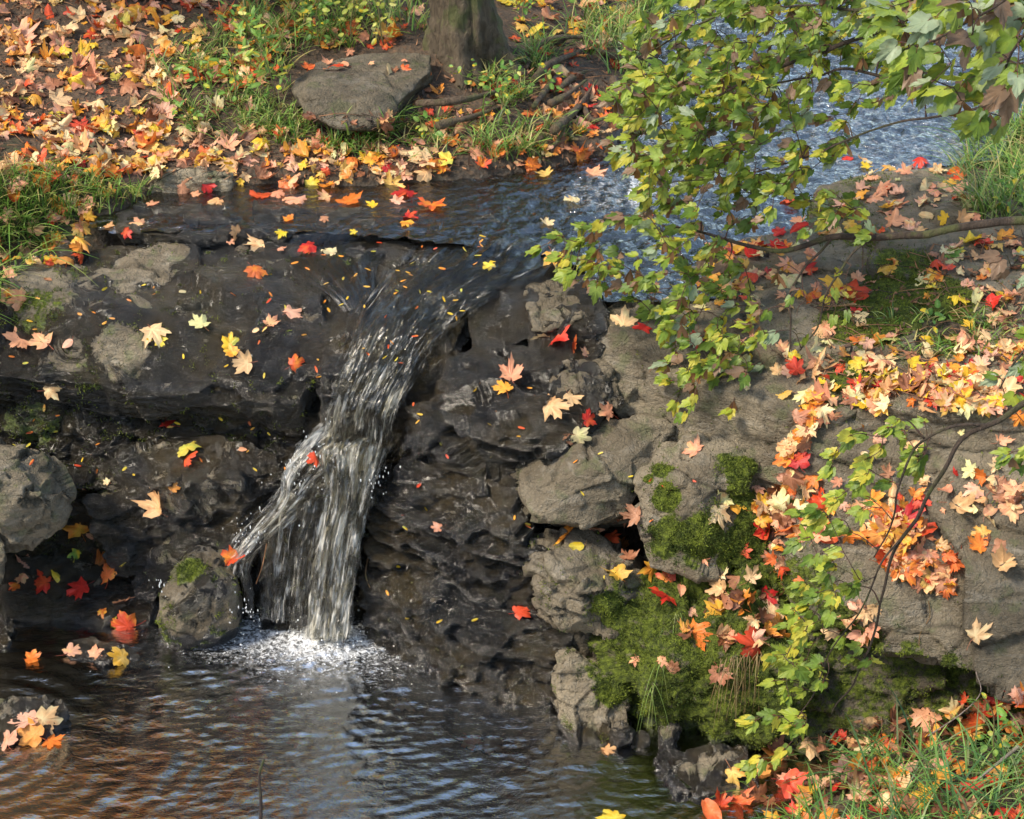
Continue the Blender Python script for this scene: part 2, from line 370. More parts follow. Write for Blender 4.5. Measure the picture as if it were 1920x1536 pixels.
def rock(label, hulls, vox=.008, smooth=2, big=.02, small=.006, strata=.0, cell=(.22, .22, .12), tilt=.35, wet=0., moss=0., tone=1., mossb=(), wetb=(), dryb=(), toneb=(), mossup=0., seed=0, name='rock', group=None, cat='rock', mosslow=None, noise=.012, stratah=.035):
    bm = bmesh.new(); allp = []
    for pts in hulls:
        vs = [bm.verts.new(p) for p in pts]; allp += list(pts)
        r = bmesh.ops.convex_hull(bm, input=vs)
        bad = [g for g in set(r['geom_interior'] + r['geom_unused']) if isinstance(g, bmesh.types.BMVert) and g.is_valid and not g.link_faces]
        for g in bad: bm.verts.remove(g)
    bmesh.ops.recalc_face_normals(bm, faces=bm.faces)
    me = bpy.data.meshes.new('t'); bm.to_mesh(me); bm.free()
    ob = bpy.data.objects.new('t', me); COL.objects.link(ob)
    md = ob.modifiers.new('r', 'REMESH'); md.mode = 'VOXEL'; md.voxel_size = vox
    if smooth:
        ms = ob.modifiers.new('s', 'SMOOTH'); ms.factor = .5; ms.iterations = smooth
    ev = ob.evaluated_get(bpy.context.evaluated_depsgraph_get())
    m2 = bpy.data.meshes.new_from_object(ev)
    bpy.data.objects.remove(ob)
    n = len(m2.vertices); V = np.empty(n * 3, np.float32); m2.vertices.foreach_get('co', V); V = V.reshape(-1, 3).astype(float)
    N = np.empty(n * 3, np.float32); m2.vertex_normals.foreach_get('vector', N); N = N.reshape(-1, 3).astype(float)
    S = V + seed * 3.31
    Wp = S + .035 * np.stack([pn(S * 5, 1), pn(S * 5, 2), pn(S * 5, 3)], 1)
    o1, t1, c1 = facets(Wp, cell, seed)
    o2, t2, c2 = facets(Wp + .3, np.array(cell) * .38, seed + 3)
    D = big * o1 + tilt * t1 * .85 + small * o2 + tilt * .8 * t2
    lim = max(big, .01) * 2.4
    D = np.clip(D, -lim, lim)
    if strata:
        zz = (S[:, 2] + .12 * S[:, 0] + .03 * pn(S * 3, 6)) / stratah; k = np.floor(zz); f = zz - k
        rr = _u[(k.astype(np.int64) * 13 + seed) & 4095, 1] * 2 - 1; r2 = _u[((k + 1).astype(np.int64) * 13 + seed) & 4095, 1] * 2 - 1
        horiz = 1 - np.abs(N[:, 2]) ** 2
        D = D + strata * (rr + (r2 - rr) * sstep(.8, 1, f)) * horiz
    rdg = 1 - np.abs(fbm(Wp, 7, 4, seed + 9, .5)) * 2
    D = D + noise * (.4 * fbm(S, 9, 5, seed, .5) + .35 * (rdg - .5))
    crack = (sstep(.06, .0, c1) * .8 + sstep(.05, 0, c2) * .3) * sstep(-.3, .3, pn(S * 6, 44))
    D = D - crack * .005
    V2 = V + N * D[:, None]
    me = m2; me.vertices.foreach_set('co', V2.astype(np.float32).ravel()); me.update()
    wv = np.full(n, wet, float)
    wv += 0.9 * sstep(.10, .0, V2[:, 2]) * (V2[:, 2] < .14)
    for w in wetb: wv = np.maximum(wv, blobs(V2, [w]))
    if len(dryb): wv = wv - blobs(V2, dryb)
    mo = np.full(n, moss, float) + mossup * np.clip(N[:, 2], 0, 1)
    if mosslow is not None: mo += sstep(mosslow[1], mosslow[0], V2[:, 2]) * mosslow[2]
    if len(mossb): mo = mo + blobs(V2, mossb)
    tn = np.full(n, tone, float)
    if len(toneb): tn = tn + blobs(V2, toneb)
    for k, a in (('wet', wv), ('moss', mo), ('tone', tn), ('crack', np.clip(crack, 0, 1))):
        me.attributes.new(k, 'FLOAT', 'POINT').data.foreach_set('value', a.astype(np.float32))
    org = np.array([V2[:, 0].mean(), V2[:, 1].mean(), V2[:, 2].min()])
    me.transform(__import__('mathutils').Matrix.Translation(-Vector(org)))
    me.polygons.foreach_set('use_smooth', np.full(len(me.polygons), True))
    ob = link(name, me, M['rock'], loc=org, label=label, category=cat, group=group)
    SURF.append(ob); ob_moss[ob.name] = mo
    return ob
ob_moss = {}
def top(pts, thick, under=.0, shrink=.0):
    """hull: visible top outline (px,py,z) with a bottom pushed down and back"""
    a = [AZ(*p) for p in pts]; c = np.mean(a, 0)
    b = [p + (c - p) * shrink + np.array([0, under, -thick]) for p in a]
    return a + b
def front(pts, back=.3, rise=0., drop=0.):
    """hull: visible front outline (px,py,Y) with the back pushed away from the viewer"""
    a = [AY(*p) for p in pts]
    return a + [p + np.array([0, back, rise]) for p in a] + ([p + np.array([0, .05, -drop]) for p in a] if drop else [])
# A: the big tilted slab left of the fall
rock('large tilted wet slab left of the waterfall, dark with pale dry patches', [
    top([(-140, 520, .96), (60, 490, .955), (230, 455, .95), (400, 447, .945), (620, 470, .94), (700, 540, .92), (650, 640, .86), (-140, 700, .74), (0, 692, .75), (200, 705, .74), (400, 738, .72), (560, 752, .71), (610, 700, .76)], .16, .10)],
    vox=.008, smooth=1, big=.014, small=.005, cell=(.42, .26, .3), tilt=.15, moss=.08, wet=.76, noise=.010, seed=1, strata=.006, tone=1.0,
    dryb=[(260, 500, None, .12, .5), (290, 470, None, .10, .5), (230, 640, None, .09, .5), (70, 540, None, .12, .5), (120, 660, None, .07, .3), (230, 680, None, .06, .4), (150, 530, None, .08, .3)],
    toneb=[(260, 500, None, .16, .3), (230, 650, None, .1, .3), (90, 540, None, .12, .2)],
    mossb=[(60, 570, None, .10, .5), (130, 500, None, .06, .35), (150, 690, None, .08, .3)], name='rock_slab', cat='rock slab')
rock('flake of thin wet bedrock lying on the big slab, right of its middle', [
    top([(450, 560, .905), (560, 525, .925), (600, 570, .91), (690, 560, .90), (640, 690, .80), (560, 700, .78), (420, 640, .83)], .06, .02)],
    vox=.007, smooth=1, big=.010, cell=(.3, .22, .2), tilt=.14, wet=.75, noise=.009, seed=2, name='rock_slab', cat='rock slab')
# B: thin ledge that holds the still water
rock('long thin wet rock ledge at the brink of the still shallow water', [
    top([(218, 400, 1.0), (262, 384, 1.0), (500, 388, .995), (900, 394, .992), (940, 420, .985), (700, 428, .985), (640, 424, .99), (500, 432, .99), (362, 446, .99), (225, 432, .992)], .07, .03)],
    vox=.006, big=.006, small=.004, cell=(.16, .12, .08), tilt=.18, wet=.95, noise=.008, seed=3, name='rock_ledge', cat='ledge')
# C: chute under the sliding water
rock('smooth dark chute of bedrock under the sliding water', [
    top([(600, 470, .955), (760, 430, .965), (1000, 420, .965), (1120, 470, .965), (1130, 560, .945), (1000, 575, .93), (890, 580, .92), (650, 600, .89)], .25, .0),
    top([(640, 560, .90), (880, 580, .91), (850, 660, .86), (790, 700, .80), (600, 700, .82), (600, 620, .87)], .3, .05)],
    vox=.009, big=.010, cell=(.2, .3, .1), tilt=.12, wet=.95, moss=.12, noise=.012, seed=4, name='rock_slab', cat='rock slab', smooth=5)
# fall wall
rock('dark wet rock wall behind the waterfall', [
    front([(560, 750, 5.62), (650, 690, 5.54), (850, 690, 5.54), (800, 800, 5.5), (780, 900, 5.46), (540, 900, 5.52)], .4),
    front([(540, 870, 5.46), (770, 860, 5.44), (720, 960, 5.42), (700, 1230, 5.36), (480, 1230, 5.4), (470, 1000, 5.44)], .4)],
    big=.02, small=.008, cell=(.15, .15, .10), tilt=.3, wet=.9, strata=.015, noise=.014, seed=5, name='rock_wall', cat='rock face')
rock('rounded dark rock splitting the waterfall in two', [
    front([(505, 960, 5.40), (560, 890, 5.40), (600, 868, 5.40), (690, 870, 5.38), (690, 960, 5.33), (660, 1120, 5.30), (600, 1230, 5.27), (500, 1210, 5.29), (480, 1100, 5.33)], .2)],
    big=.016, small=.008, cell=(.12, .12, .12), tilt=.3, wet=.85, moss=.38, noise=.02, seed=6, smooth=4)
# recess rocks on the left
rock('black undercut rock wall below the tilted slab', [
    front([(-150, 700, 5.70), (200, 720, 5.68), (560, 755, 5.62), (590, 900, 5.52), (480, 960, 5.5), (200, 900, 5.62), (-150, 900, 5.68)], .3),
    front([(-150, 880, 5.62), (300, 880, 5.58), (560, 900, 5.5), (500, 1230, 5.42), (-150, 1230, 5.5)], .35)],
    big=.025, small=.01, cell=(.18, .18, .12), tilt=.35, wet=.8, moss=.26, noise=.02, strata=.016, seed=7, name='rock_wall', cat='rock face',
    mossb=[(400, 880, None, .12, .3), (60, 790, None, .1, .3)])
rock('mossy wet shelf of rock under the slab, holding a yellow and a red leaf', [
    top([(230, 845, .52), (380, 815, .53), (520, 845, .52), (540, 880, .49), (430, 905, .47), (300, 900, .47)], .22, .05)],
    big=.014, small=.006, cell=(.14, .14, .1), tilt=.3, wet=.72, moss=.22, noise=.014, seed=8)
rock('dark wet rock slanting down behind the block in the pool', [
    front([(175, 935, 5.50), (330, 880, 5.54), (480, 930, 5.46), (470, 1010, 5.40), (330, 1080, 5.37), (230, 1090, 5.39), (180, 1010, 5.44)], .25)],
    big=.016, small=.007, cell=(.2, .2, .1), tilt=.3, wet=.78, moss=.18, noise=.012, strata=.01, seed=9)
rock('mossy rock slanting between the waterfall and the left shore', [
    front([(250, 1080, 5.38), (330, 1000, 5.42), (440, 930, 5.44), (500, 960, 5.42), (470, 1070, 5.36), (330, 1130, 5.33), (255, 1110, 5.34)], .15)],
    big=.016, small=.007, cell=(.2, .2, .1), tilt=.3, wet=.8, moss=.30, noise=.012, seed=10)
rock('tilted wet block standing in the pool left of the waterfall', [
    [AY(*p) for p in [(350, 1030, 5.34), (372, 1022, 5.36), (418, 1034, 5.34), (446, 1080, 5.26), (442, 1160, 5.20), (400, 1190, 5.16), (330, 1200, 5.14), (288, 1165, 5.17), (298, 1100, 5.26), (395, 1085, 5.20), (345, 1130, 5.15)]] +
    [AY(*p) + np.array([0, .12, -.2]) for p in [(446, 1100, 5.26), (330, 1190, 5.14), (288, 1150, 5.2), (430, 1190, 5.2)]]],
    vox=.006, smooth=1, big=.004, small=.003, cell=(.2, .2, .2), tilt=.12, wet=.44, noise=.009, seed=11, tone=1.0, moss=.08, mossb=[(350, 1060, None, .06, .7), (300, 1150, None, .05, .35)], toneb=[(400, 1120, None, .1, -.45)])  # negative toneb: shade of the block's right face painted into its tone
rock('low dark rock shelf at the left edge of the pool', [
    top([(-150, 1040, .12), (60, 1030, .12), (180, 1045, .13), (270, 1080, .10), (290, 1120, .06), (275, 1160, .02), (120, 1150, .02), (-150, 1155, .02)], .2, .0)],
    big=.010, small=.005, cell=(.16, .12, .08), tilt=.2, wet=.72, noise=.012, seed=12, strata=.01, name='rock_shelf', cat='rock shelf')
rock('large rounded grey-green boulder at the left edge', [
    [AY(*p) for p in [(-110, 850, 5.42), (-30, 832, 5.42), (45, 836, 5.42), (105, 875, 5.36), (132, 925, 5.30), (118, 980, 5.26), (70, 1028, 5.26), (10, 1020, 5.22), (-100, 1030, 5.22), (20, 900, 5.20), (70, 925, 5.18), (-60, 900, 5.2)]] +
    [AY(*p) for p in [(-100, 830, 5.7), (110, 900, 5.65), (60, 1000, 5.5), (-100, 1000, 5.5)]]],
    vox=.006, big=.010, small=.006, cell=(.13, .13, .13), tilt=.28, wet=.05, moss=.26, mossup=.12, noise=.012, seed=13, name='boulder', cat='boulder', smooth=4)
rock('small boulder below the large one at the left edge', [
    [AY(*p) for p in [(-120, 1000, 5.25), (-10, 985, 5.25), (12, 1030, 5.2), (8, 1085, 5.18), (-20, 1110, 5.16), (-120, 1110, 5.16)]] + [AY(*p) for p in [(-100, 1000, 5.4), (0, 1010, 5.4), (-10, 1090, 5.4)]]],
    vox=.006, big=.008, cell=(.12, .12, .12), tilt=.25, wet=.2, moss=.25, noise=.01, seed=14, name='boulder', cat='boulder')
rock('flat dark stone barely breaking the pool surface below the left shelf', [
    top([(118, 1205, .012), (170, 1194, .016), (240, 1210, .018), (268, 1228, .01), (200, 1240, .012), (130, 1232, .01)], .06)], vox=.006, big=.005, cell=(.1, .1, .1), tilt=.12, wet=.7, noise=.005, seed=15, name='stone', cat='stone', smooth=1)
rock('low grey stone island at the left edge of the pool', [
    top([(-40, 1310, .06), (40, 1298, .075), (105, 1305, .07), (128, 1330, .05), (100, 1352, .035), (70, 1385, .01), (-40, 1400, .01)], .1)], vox=.006, big=.006, small=.004, cell=(.1, .1, .1), tilt=.2, wet=.15, noise=.007, seed=16, name='stone', cat='stone')
rock('small dark stone at the left frame edge above the island', [
    front([(-60, 1165, 5.3), (5, 1170, 5.28), (22, 1205, 5.2), (0, 1232, 5.16), (-60, 1235, 5.16)], .1)], vox=.006, big=.006, cell=(.1, .1, .1), tilt=.2, wet=.5, noise=.007, seed=17, name='stone', cat='stone')
rock('pale stone at the left frame edge beside the floating leaves', [
    front([(-60, 1365, 4.86), (2, 1372, 4.84), (12, 1400, 4.78), (2, 1430, 4.72), (-60, 1430, 4.7)], .1)], vox=.006, big=.006, cell=(.1, .1, .1), tilt=.2, wet=.2, noise=.007, seed=18, name='stone', cat='stone')
# right of the fall
rock('broad wet black rock right of the waterfall', [
    [AY(*p) for p in [(850, 650, 5.52), (960, 640, 5.50), (1060, 660, 5.42), (1120, 740, 5.32), (1080, 800, 5.24), (980, 880, 5.18), (900, 900, 5.20), (800, 880, 5.30), (758, 800, 5.38), (765, 770, 5.42), (820, 700, 5.5), (900, 800, 5.22), (1000, 790, 5.2)]] +
    [AY(*p) for p in [(850, 650, 5.9), (1100, 700, 5.8), (800, 950, 5.6), (1000, 950, 5.6)]]],
    vox=.007, big=.022, small=.01, smooth=1, cell=(.30, .22, .11), tilt=.5, wet=.92, moss=.22, noise=.013, seed=19, name='rock', tone=.9)
rock('black angular block at the head of the waterfall', [
    front([(882, 575, 5.62), (940, 562, 5.62), (1010, 575, 5.58), (1010, 630, 5.52), (960, 650, 5.48), (885, 640, 5.50), (878, 600, 5.56)], .25)],
    vox=.006, big=.008, cell=(.2, .2, .12), tilt=.12, wet=1.1, noise=.006, seed=20, tone=.7, smooth=1)
rock('small square grey-green stone set beside the black block', [
    front([(985, 582, 5.52), (1000, 565, 5.58), (1085, 568, 5.56), (1094, 590, 5.48), (1070, 618, 5.44), (1000, 624, 5.43)], .16)],
    vox=.005, big=.006, cell=(.09, .09, .07), tilt=.2, wet=.25, moss=.14, noise=.006, seed=21, name='stone', cat='stone', tone=.9)
rock('dark cracked rock between the small stone and the grey block', [
    front([(1000, 620, 5.46), (1060, 600, 5.46), (1115, 575, 5.50), (1135, 620, 5.44), (1115, 690, 5.38), (1040, 700, 5.38), (1000, 660, 5.43)], .25)], vox=.007, big=.01, cell=(.1, .1, .1), tilt=.3, wet=.8, noise=.01, seed=22)
rock('craggy wet rock face right of the falling water', [
    [AY(*p) for p in [(700, 890, 5.38), (800, 860, 5.34), (960, 880, 5.24), (1010, 950, 5.14), (1020, 1060, 5.05), (960, 1085, 5.06), (820, 1070, 5.18), (700, 1060, 5.28), (690, 980, 5.32), (850, 980, 5.14), (960, 1000, 5.06)]] +
    [AY(*p) for p in [(700, 890, 5.8), (1020, 900, 5.7), (700, 1080, 5.6), (1020, 1080, 5.5)]]],
    vox=.006, big=.02, small=.009, cell=(.17, .13, .065), tilt=.5, wet=.88, moss=.26, strata=.020, stratah=.03, noise=.013, seed=23, name='rock_wall', cat='rock face')
rock('dark mossy rock face at the waterline right of the waterfall', [
    [AY(*p) for p in [(700, 1060, 5.30), (800, 1050, 5.22), (1000, 1060, 5.10), (1060, 1180, 5.0), (1075, 1340, 4.90), (1000, 1330, 4.90), (880, 1290, 4.96), (760, 1235, 5.1), (690, 1210, 5.2), (680, 1120, 5.26), (880, 1120, 5.10), (900, 1230, 4.99)]] +
    [AY(*p) + np.array([0, .25, -.1]) for p in [(700, 1060, 5.4), (1060, 1080, 5.3), (700, 1200, 5.3), (1060, 1340, 5.0)]] + [AY(*p) + np.array([0, 0, -.2]) for p in [(1075, 1340, 4.90), (880, 1290, 4.96), (690, 1210, 5.2)]]],
    vox=.006, big=.016, small=.008, cell=(.15, .15, .09), tilt=.4, wet=.85, moss=.3, strata=.012, noise=.013, seed=24, name='rock_wall', cat='rock face')
rock('large grey block with a flat top above the wet boulder', [
    [AZ(*p) for p in [(1108, 612, .955), (1170, 585, .965), (1330, 590, .965), (1420, 640, .94)]] +
    [AY(*p) for p in [(1150, 700, 5.36), (1160, 770, 5.33), (1245, 815, 5.26), (1300, 790, 5.22), (1112, 660, 5.42), (1400, 720, 5.3), (1300, 690, 5.3), (1250, 640, 5.36)]] +
    [AY(*p) for p in [(1110, 640, 5.8), (1400, 640, 5.8), (1160, 800, 5.6), (1330, 800, 5.6)]]],
    vox=.006, big=.006, small=.004, cell=(.4, .3, .25), tilt=.10, wet=.0, noise=.008, seed=25, tone=1.05, smooth=1)
rock('rounded wet boulder tucked under the large grey block', [
    [AY(*p) for p in [(1030, 700, 5.36), (1060, 672, 5.42), (1120, 668, 5.42), (1160, 700, 5.36), (1165, 760, 5.28), (1120, 790, 5.24), (1060, 770, 5.26), (1090, 720, 5.25)]] + [AY(1060, 700, 5.6), AY(1160, 720, 5.6)]],
    vox=.006, big=.006, small=.004, cell=(.12, .12, .12), tilt=.2, wet=.42, noise=.009, seed=26, name='boulder', cat='boulder', smooth=6, moss=.06)
rock('long smooth grey boulder below the wet black rock', [
    [AY(*p) for p in [(962, 880, 5.20), (985, 845, 5.24), (1060, 830, 5.26), (1110, 790, 5.28), (1200, 780, 5.26), (1262, 800, 5.24), (1240, 840, 5.20), (1195, 930, 5.10), (1180, 975, 5.06), (1100, 985, 5.04), (1000, 960, 5.06), (965, 920, 5.12), (1080, 890, 5.09), (1150, 880, 5.09)]] +
    [AY(*p) for p in [(980, 880, 5.5), (1250, 830, 5.5), (1000, 980, 5.3), (1180, 980, 5.3)]]],
    vox=.006, big=.009, small=.005, cell=(.22, .22, .16), tilt=.22, wet=.05, noise=.010, seed=27, name='boulder', cat='boulder', smooth=5, mossb=[(1000, 950, None, .08, .3), (1100, 970, None, .08, .25)])
rock('upright moss-patched boulder in the middle of the right bank', [
    [AY(*p) for p in [(1262, 800, 5.26), (1330, 775, 5.30), (1420, 800, 5.22), (1460, 880, 5.12), (1470, 960, 5.04), (1430, 1060, 4.94), (1330, 1075, 4.92), (1215, 1070, 4.95), (1195, 980, 5.03), (1200, 900, 5.10), (1235, 840, 5.18), (1300, 900, 5.02), (1320, 1000, 4.93)]] +
    [AY(*p) for p in [(1250, 850, 5.5), (1450, 850, 5.5), (1220, 1060, 5.2), (1450, 1060, 5.2)]]],
    vox=.006, big=.012, small=.006, cell=(.2, .2, .2), tilt=.28, wet=.0, noise=.012, seed=28, name='boulder', cat='boulder', tone=1.15, smooth=3,
    mossb=[(1245, 870, None, .035, 1.), (1245, 925, None, .05, 1.), (1220, 890, None, .02, .8), (1390, 880, None, .06, .9), (1400, 930, None, .06, 1.), (1360, 860, None, .04, .6), (1310, 1020, None, .09, .9), (1240, 1010, None, .07, .8), (1400, 1030, None, .09, 1.), (1270, 980, None, .05, .5), (1350, 960, None, .05, .5), (1420, 980, None, .07, .9)])
rock('pale grey rock ledge jutting out over the pool right of the waterfall', [
    [AY(*p) for p in [(992, 1005, 5.10), (1100, 990, 5.14), (1190, 1040, 5.06), (1215, 1090, 5.0), (1160, 1190, 4.88), (1060, 1170, 4.9), (1010, 1120, 4.94), (998, 1060, 5.0), (1060, 1080, 4.92), (1130, 1110, 4.87)]] +
    [AY(*p) for p in [(1000, 1010, 5.4), (1200, 1060, 5.4), (1020, 1150, 5.2), (1180, 1200, 5.2)]]],
    vox=.006, big=.012, small=.007, cell=(.15, .15, .08), tilt=.35, wet=.0, noise=.010, strata=.012, seed=29, tone=1.0, mossb=[(1150, 1150, None, .07, .8), (1170, 1080, None, .05, .5), (1020, 1110, None, .05, .3)], name='rock_ledge', cat='ledge')
rock('dark fissured rock under the pale ledge', [
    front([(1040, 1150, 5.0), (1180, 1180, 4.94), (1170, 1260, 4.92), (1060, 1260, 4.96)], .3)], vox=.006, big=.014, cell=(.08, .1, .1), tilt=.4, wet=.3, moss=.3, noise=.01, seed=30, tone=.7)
rock('pale upright stone at the waterline below the ledge', [
    [AY(*p) for p in [(1045, 1240, 4.86), (1070, 1225, 4.88), (1120, 1262, 4.84), (1175, 1300, 4.80), (1190, 1395, 4.72), (1130, 1405, 4.70), (1065, 1395, 4.73), (1050, 1320, 4.79)]] + [AY(*p) + np.array([0, .25, -.1]) for p in [(1045, 1240, 4.86), (1175, 1300, 4.80), (1185, 1405, 4.72), (1065, 1400, 4.73)]]],
    vox=.005, big=.008, small=.005, cell=(.1, .1, .1), tilt=.3, wet=-.1, noise=.007, seed=31, tone=1.2, strata=.005, mossb=[(1150, 1290, None, .06, .8), (1120, 1250, None, .04, .6)], name='stone', cat='stone')
for k, (x, y, r, lab) in enumerate([(1165, 1385, 26, 'small upright pale stone at the waterline, first right of the pale upright stone'), (1203, 1395, 22, 'narrow grey stone at the waterline under the moss hummock'), (1255, 1385, 32, 'rounded grey stone half in the dark under the moss hummock')]):
    c = AY(x, y, 4.72); s = r / 700
    rr = np.random.default_rng(k); pts = rr.normal(size=(16, 3)); pts /= np.linalg.norm(pts, axis=1)[:, None]
    rock(lab, [list(c + pts * np.array([s, s, s * 1.5]))], vox=.005, big=.004, small=.002, cell=(.06, .06, .06), tilt=.2, wet=.0, noise=.005, seed=32 + k, name='stone', cat='stone')
# moss hummock
rock('big moss-covered rock hanging over the pool on the right', [
    [AY(*p) for p in [(1150, 1120, 4.98), (1215, 1060, 5.02), (1330, 1060, 4.98), (1440, 1050, 4.98), (1490, 1150, 4.86), (1520, 1240, 4.74), (1500, 1330, 4.72), (1440, 1390, 4.70), (1340, 1370, 4.70), (1200, 1345, 4.74), (1150, 1290, 4.78), (1140, 1230, 4.84), (1250, 1180, 4.80), (1400, 1210, 4.70), (1250, 1280, 4.68), (1400, 1310, 4.64)]] +
    [AY(*p) for p in [(1160, 1120, 5.3), (1480, 1100, 5.3), (1160, 1330, 5.1), (1500, 1370, 5.0)]]],
    vox=.007, big=.022, small=.012, cell=(.16, .16, .13), tilt=.45, wet=.0, moss=.68, noise=.05, seed=36, name='boulder', cat='boulder', smooth=4, tone=.8)
# the flat shelf and the big right slab
rock('wide flat grey rock shelf between the stream and the right slab', [
    top([(1100, 590, .955), (1290, 535, .995), (1350, 480, 1.0), (1420, 440, 1.005), (1530, 410, 1.015), (1620, 440, 1.03), (1920, 440, 1.05), (2080, 560, 1.06), (2080, 760, .98), (1700, 760, .93), (1480, 770, .89), (1380, 760, .86), (1250, 700, .90)], .3)],
    vox=.009, big=.008, small=.004, cell=(.4, .3, .2), tilt=.07, wet=.0, noise=.010, seed=37, tone=1.1, strata=.01, name='rock_slab', cat='rock slab',
    wetb=[(1330, 530, None, .12, .7), (1400, 460, None, .10, .6)], mossb=[(1700, 560, None, .2, 1.1), (1620, 600, None, .15, .9), (1800, 620, None, .14, .6), (1600, 690, None, .1, .6), (1580, 720, None, .1, .5), (1850, 590, None, .1, .5), (1660, 520, None, .1, .6)])
rock('flat mossy rock right of the upper stream', [
    top([(1500, 430, 1.03), (1530, 345, 1.03), (1650, 318, 1.035), (1800, 310, 1.05), (1960, 420, 1.08), (1900, 500, 1.07), (1680, 520, 1.045), (1500, 500, 1.02)], .2)],
    vox=.009, big=.006, small=.004, cell=(.3, .25, .2), tilt=.08, wet=.05, noise=.010, seed=38, tone=.95, strata=.01, name='rock_slab', cat='rock slab',
    mossb=[(1560, 380, None, .16, .55), (1600, 440, None, .15, .5), (1700, 490, None, .12, .7), (1620, 330, None, .1, .5)])
rock('huge grey slab sloping toward the pool on the right', [
    [AZ(*p) for p in [(1480, 770, .88), (1560, 745, .90), (1700, 740, .93), (1920, 740, .95), (2150, 740, .97)]] +
    [AY(*p) for p in [(1440, 850, 5.14), (1455, 1000, 4.98), (1500, 1110, 4.84), (1560, 1200, 4.74), (1680, 1215, 4.66), (1760, 1250, 4.60), (1850, 1275, 4.56), (1920, 1300, 4.52), (2150, 1350, 4.4), (1700, 1000, 4.86), (1900, 1050, 4.76), (2150, 1000, 4.8), (1650, 850, 5.05)]] +
    [AY(*p) + np.array([0, .25, -.12]) for p in [(1560, 1200, 4.74), (1760, 1250, 4.62), (2150, 1350, 4.4)]] + [AY(*p) for p in [(1460, 1000, 5.4), (2150, 1000, 5.3)]]],
    vox=.008, big=.016, small=.008, cell=(.40, .36, .30), tilt=.26, wet=.0, noise=.011, seed=39, tone=1.0, name='rock_slab', cat='rock slab', strata=.0,
    mossb=[(1500, 1080, None, .09, .6), (1560, 1180, None, .09, .7), (1620, 1200, None, .07, .6), (1480, 940, None, .05, .5), (1700, 1225, None, .05, .6), (1780, 1255, None, .05, .6)])
rock('darker rock wedge between the mossy boulder and the right slab', [
    [AY(*p) for p in [(1450, 1010, 4.98), (1480, 985, 4.98), (1640, 990, 4.9), (1680, 1060, 4.80), (1650, 1150, 4.72), (1540, 1170, 4.72), (1470, 1110, 4.80), (1455, 1050, 4.88)]] + [AY(1480, 1000, 5.2), AY(1660, 1050, 5.2)]],
    vox=.007, big=.010, small=.006, cell=(.2, .2, .2), tilt=.25, wet=.1, noise=.012, seed=40, tone=.8, mossb=[(1480, 1090, None, .07, .7), (1560, 1160, None, .08, .6)])
rock('dark mossy undercut below the right slab', [
    front([(1460, 1180, 4.84), (1700, 1200, 4.80), (2150, 1300, 4.66), (2150, 1560, 4.55), (1400, 1560, 4.62), (1440, 1350, 4.74)], .3)],
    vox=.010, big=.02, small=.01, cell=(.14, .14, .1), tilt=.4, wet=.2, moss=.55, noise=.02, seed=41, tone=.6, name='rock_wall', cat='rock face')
rock('pale-faced rock at the foot of the bank, in shade under the moss', [
    [AY(*p) for p in [(1225, 1420, 4.62), (1260, 1400, 4.66), (1400, 1400, 4.64), (1420, 1500, 4.5), (1330, 1500, 4.46), (1270, 1475, 4.5)]] + [AY(*p) + np.array([0, .15, -.15]) for p in [(1225, 1420, 4.62), (1400, 1420, 4.64), (1420, 1500, 4.5), (1280, 1500, 4.5)]]],
    vox=.006, big=.008, cell=(.14, .14, .14), tilt=.3, wet=.1, noise=.01, seed=42, tone=1.2, dryb=[(1290, 1440, None, .06, .5)])
# far stones
rock('big flat-topped stone below the tree trunk', [
    [AY(*p) for p in [(545, 165, 6.88), (590, 112, 7.07), (700, 100, 7.14), (808, 102, 7.12), (806, 135, 6.94), (735, 200, 6.73), (715, 235, 6.63), (640, 240, 6.61), (575, 220, 6.66), (555, 190, 6.74), (700, 185, 6.70), (575, 175, 6.73)]] + [AY(*p) + np.array([0, .2, -.15]) for p in [(560, 200, 6.78), (740, 200, 6.78), (800, 140, 7.02)]]],
    vox=.008, big=.004, small=.003, cell=(.3, .3, .15), tilt=.08, smooth=1, wet=.0, moss=.32, noise=.008, seed=43, tone=.72, name='stone', cat='stone', strata=.006)
rock('pale flat stone at the edge of the still water', [
    top([(270, 350, 1.02), (300, 322, 1.06), (360, 312, 1.07), (440, 325, 1.05), (430, 345, 1.015), (330, 352, 1.01)], .08)], vox=.007, big=.005, cell=(.15, .15, .1), tilt=.12, wet=-.2, noise=.007, seed=44, tone=1.5, name='stone', cat='stone')
rock('small grey stone in the litter on the far left bank', [
    top([(160, 190, 1.16), (185, 176, 1.18), (215, 188, 1.17), (205, 205, 1.14), (170, 205, 1.14)], .08)], vox=.007, big=.005, cell=(.1, .1, .1), tilt=.2, wet=-.2, noise=.008, seed=45, name='stone', cat='stone')
# ------------------------------------------------------------------ water
def bvh_of(obs):
    V = []; F = []; o = 0; ids = []
    for ob in obs:
        me = ob.data; n = len(me.vertices); v = np.empty(n * 3, np.float32); me.vertices.foreach_get('co', v)
        v = v.reshape(-1, 3) + np.array(ob.location)
        me.calc_loop_triangles(); k = len(me.loop_triangles); t = np.empty(k * 3, np.int32); me.loop_triangles.foreach_get('vertices', t)
        V.append(v); F.append(t.reshape(-1, 3) + o); o += n; ids += [ob.name] * k
    return BVHTree.FromPolygons(np.concatenate(V).tolist(), np.concatenate(F).tolist()), ids
BV, BVID = bvh_of(SURF)
def hit(px, py, bv=None):
    d = ray(px, py); d = d / np.linalg.norm(d)
    loc, nor, idx, dist = (bv or BV).ray_cast(Vector((0, 0, H)), Vector(d))
    return (None, None, None) if loc is None else (np.array(loc), np.array(nor), idx)
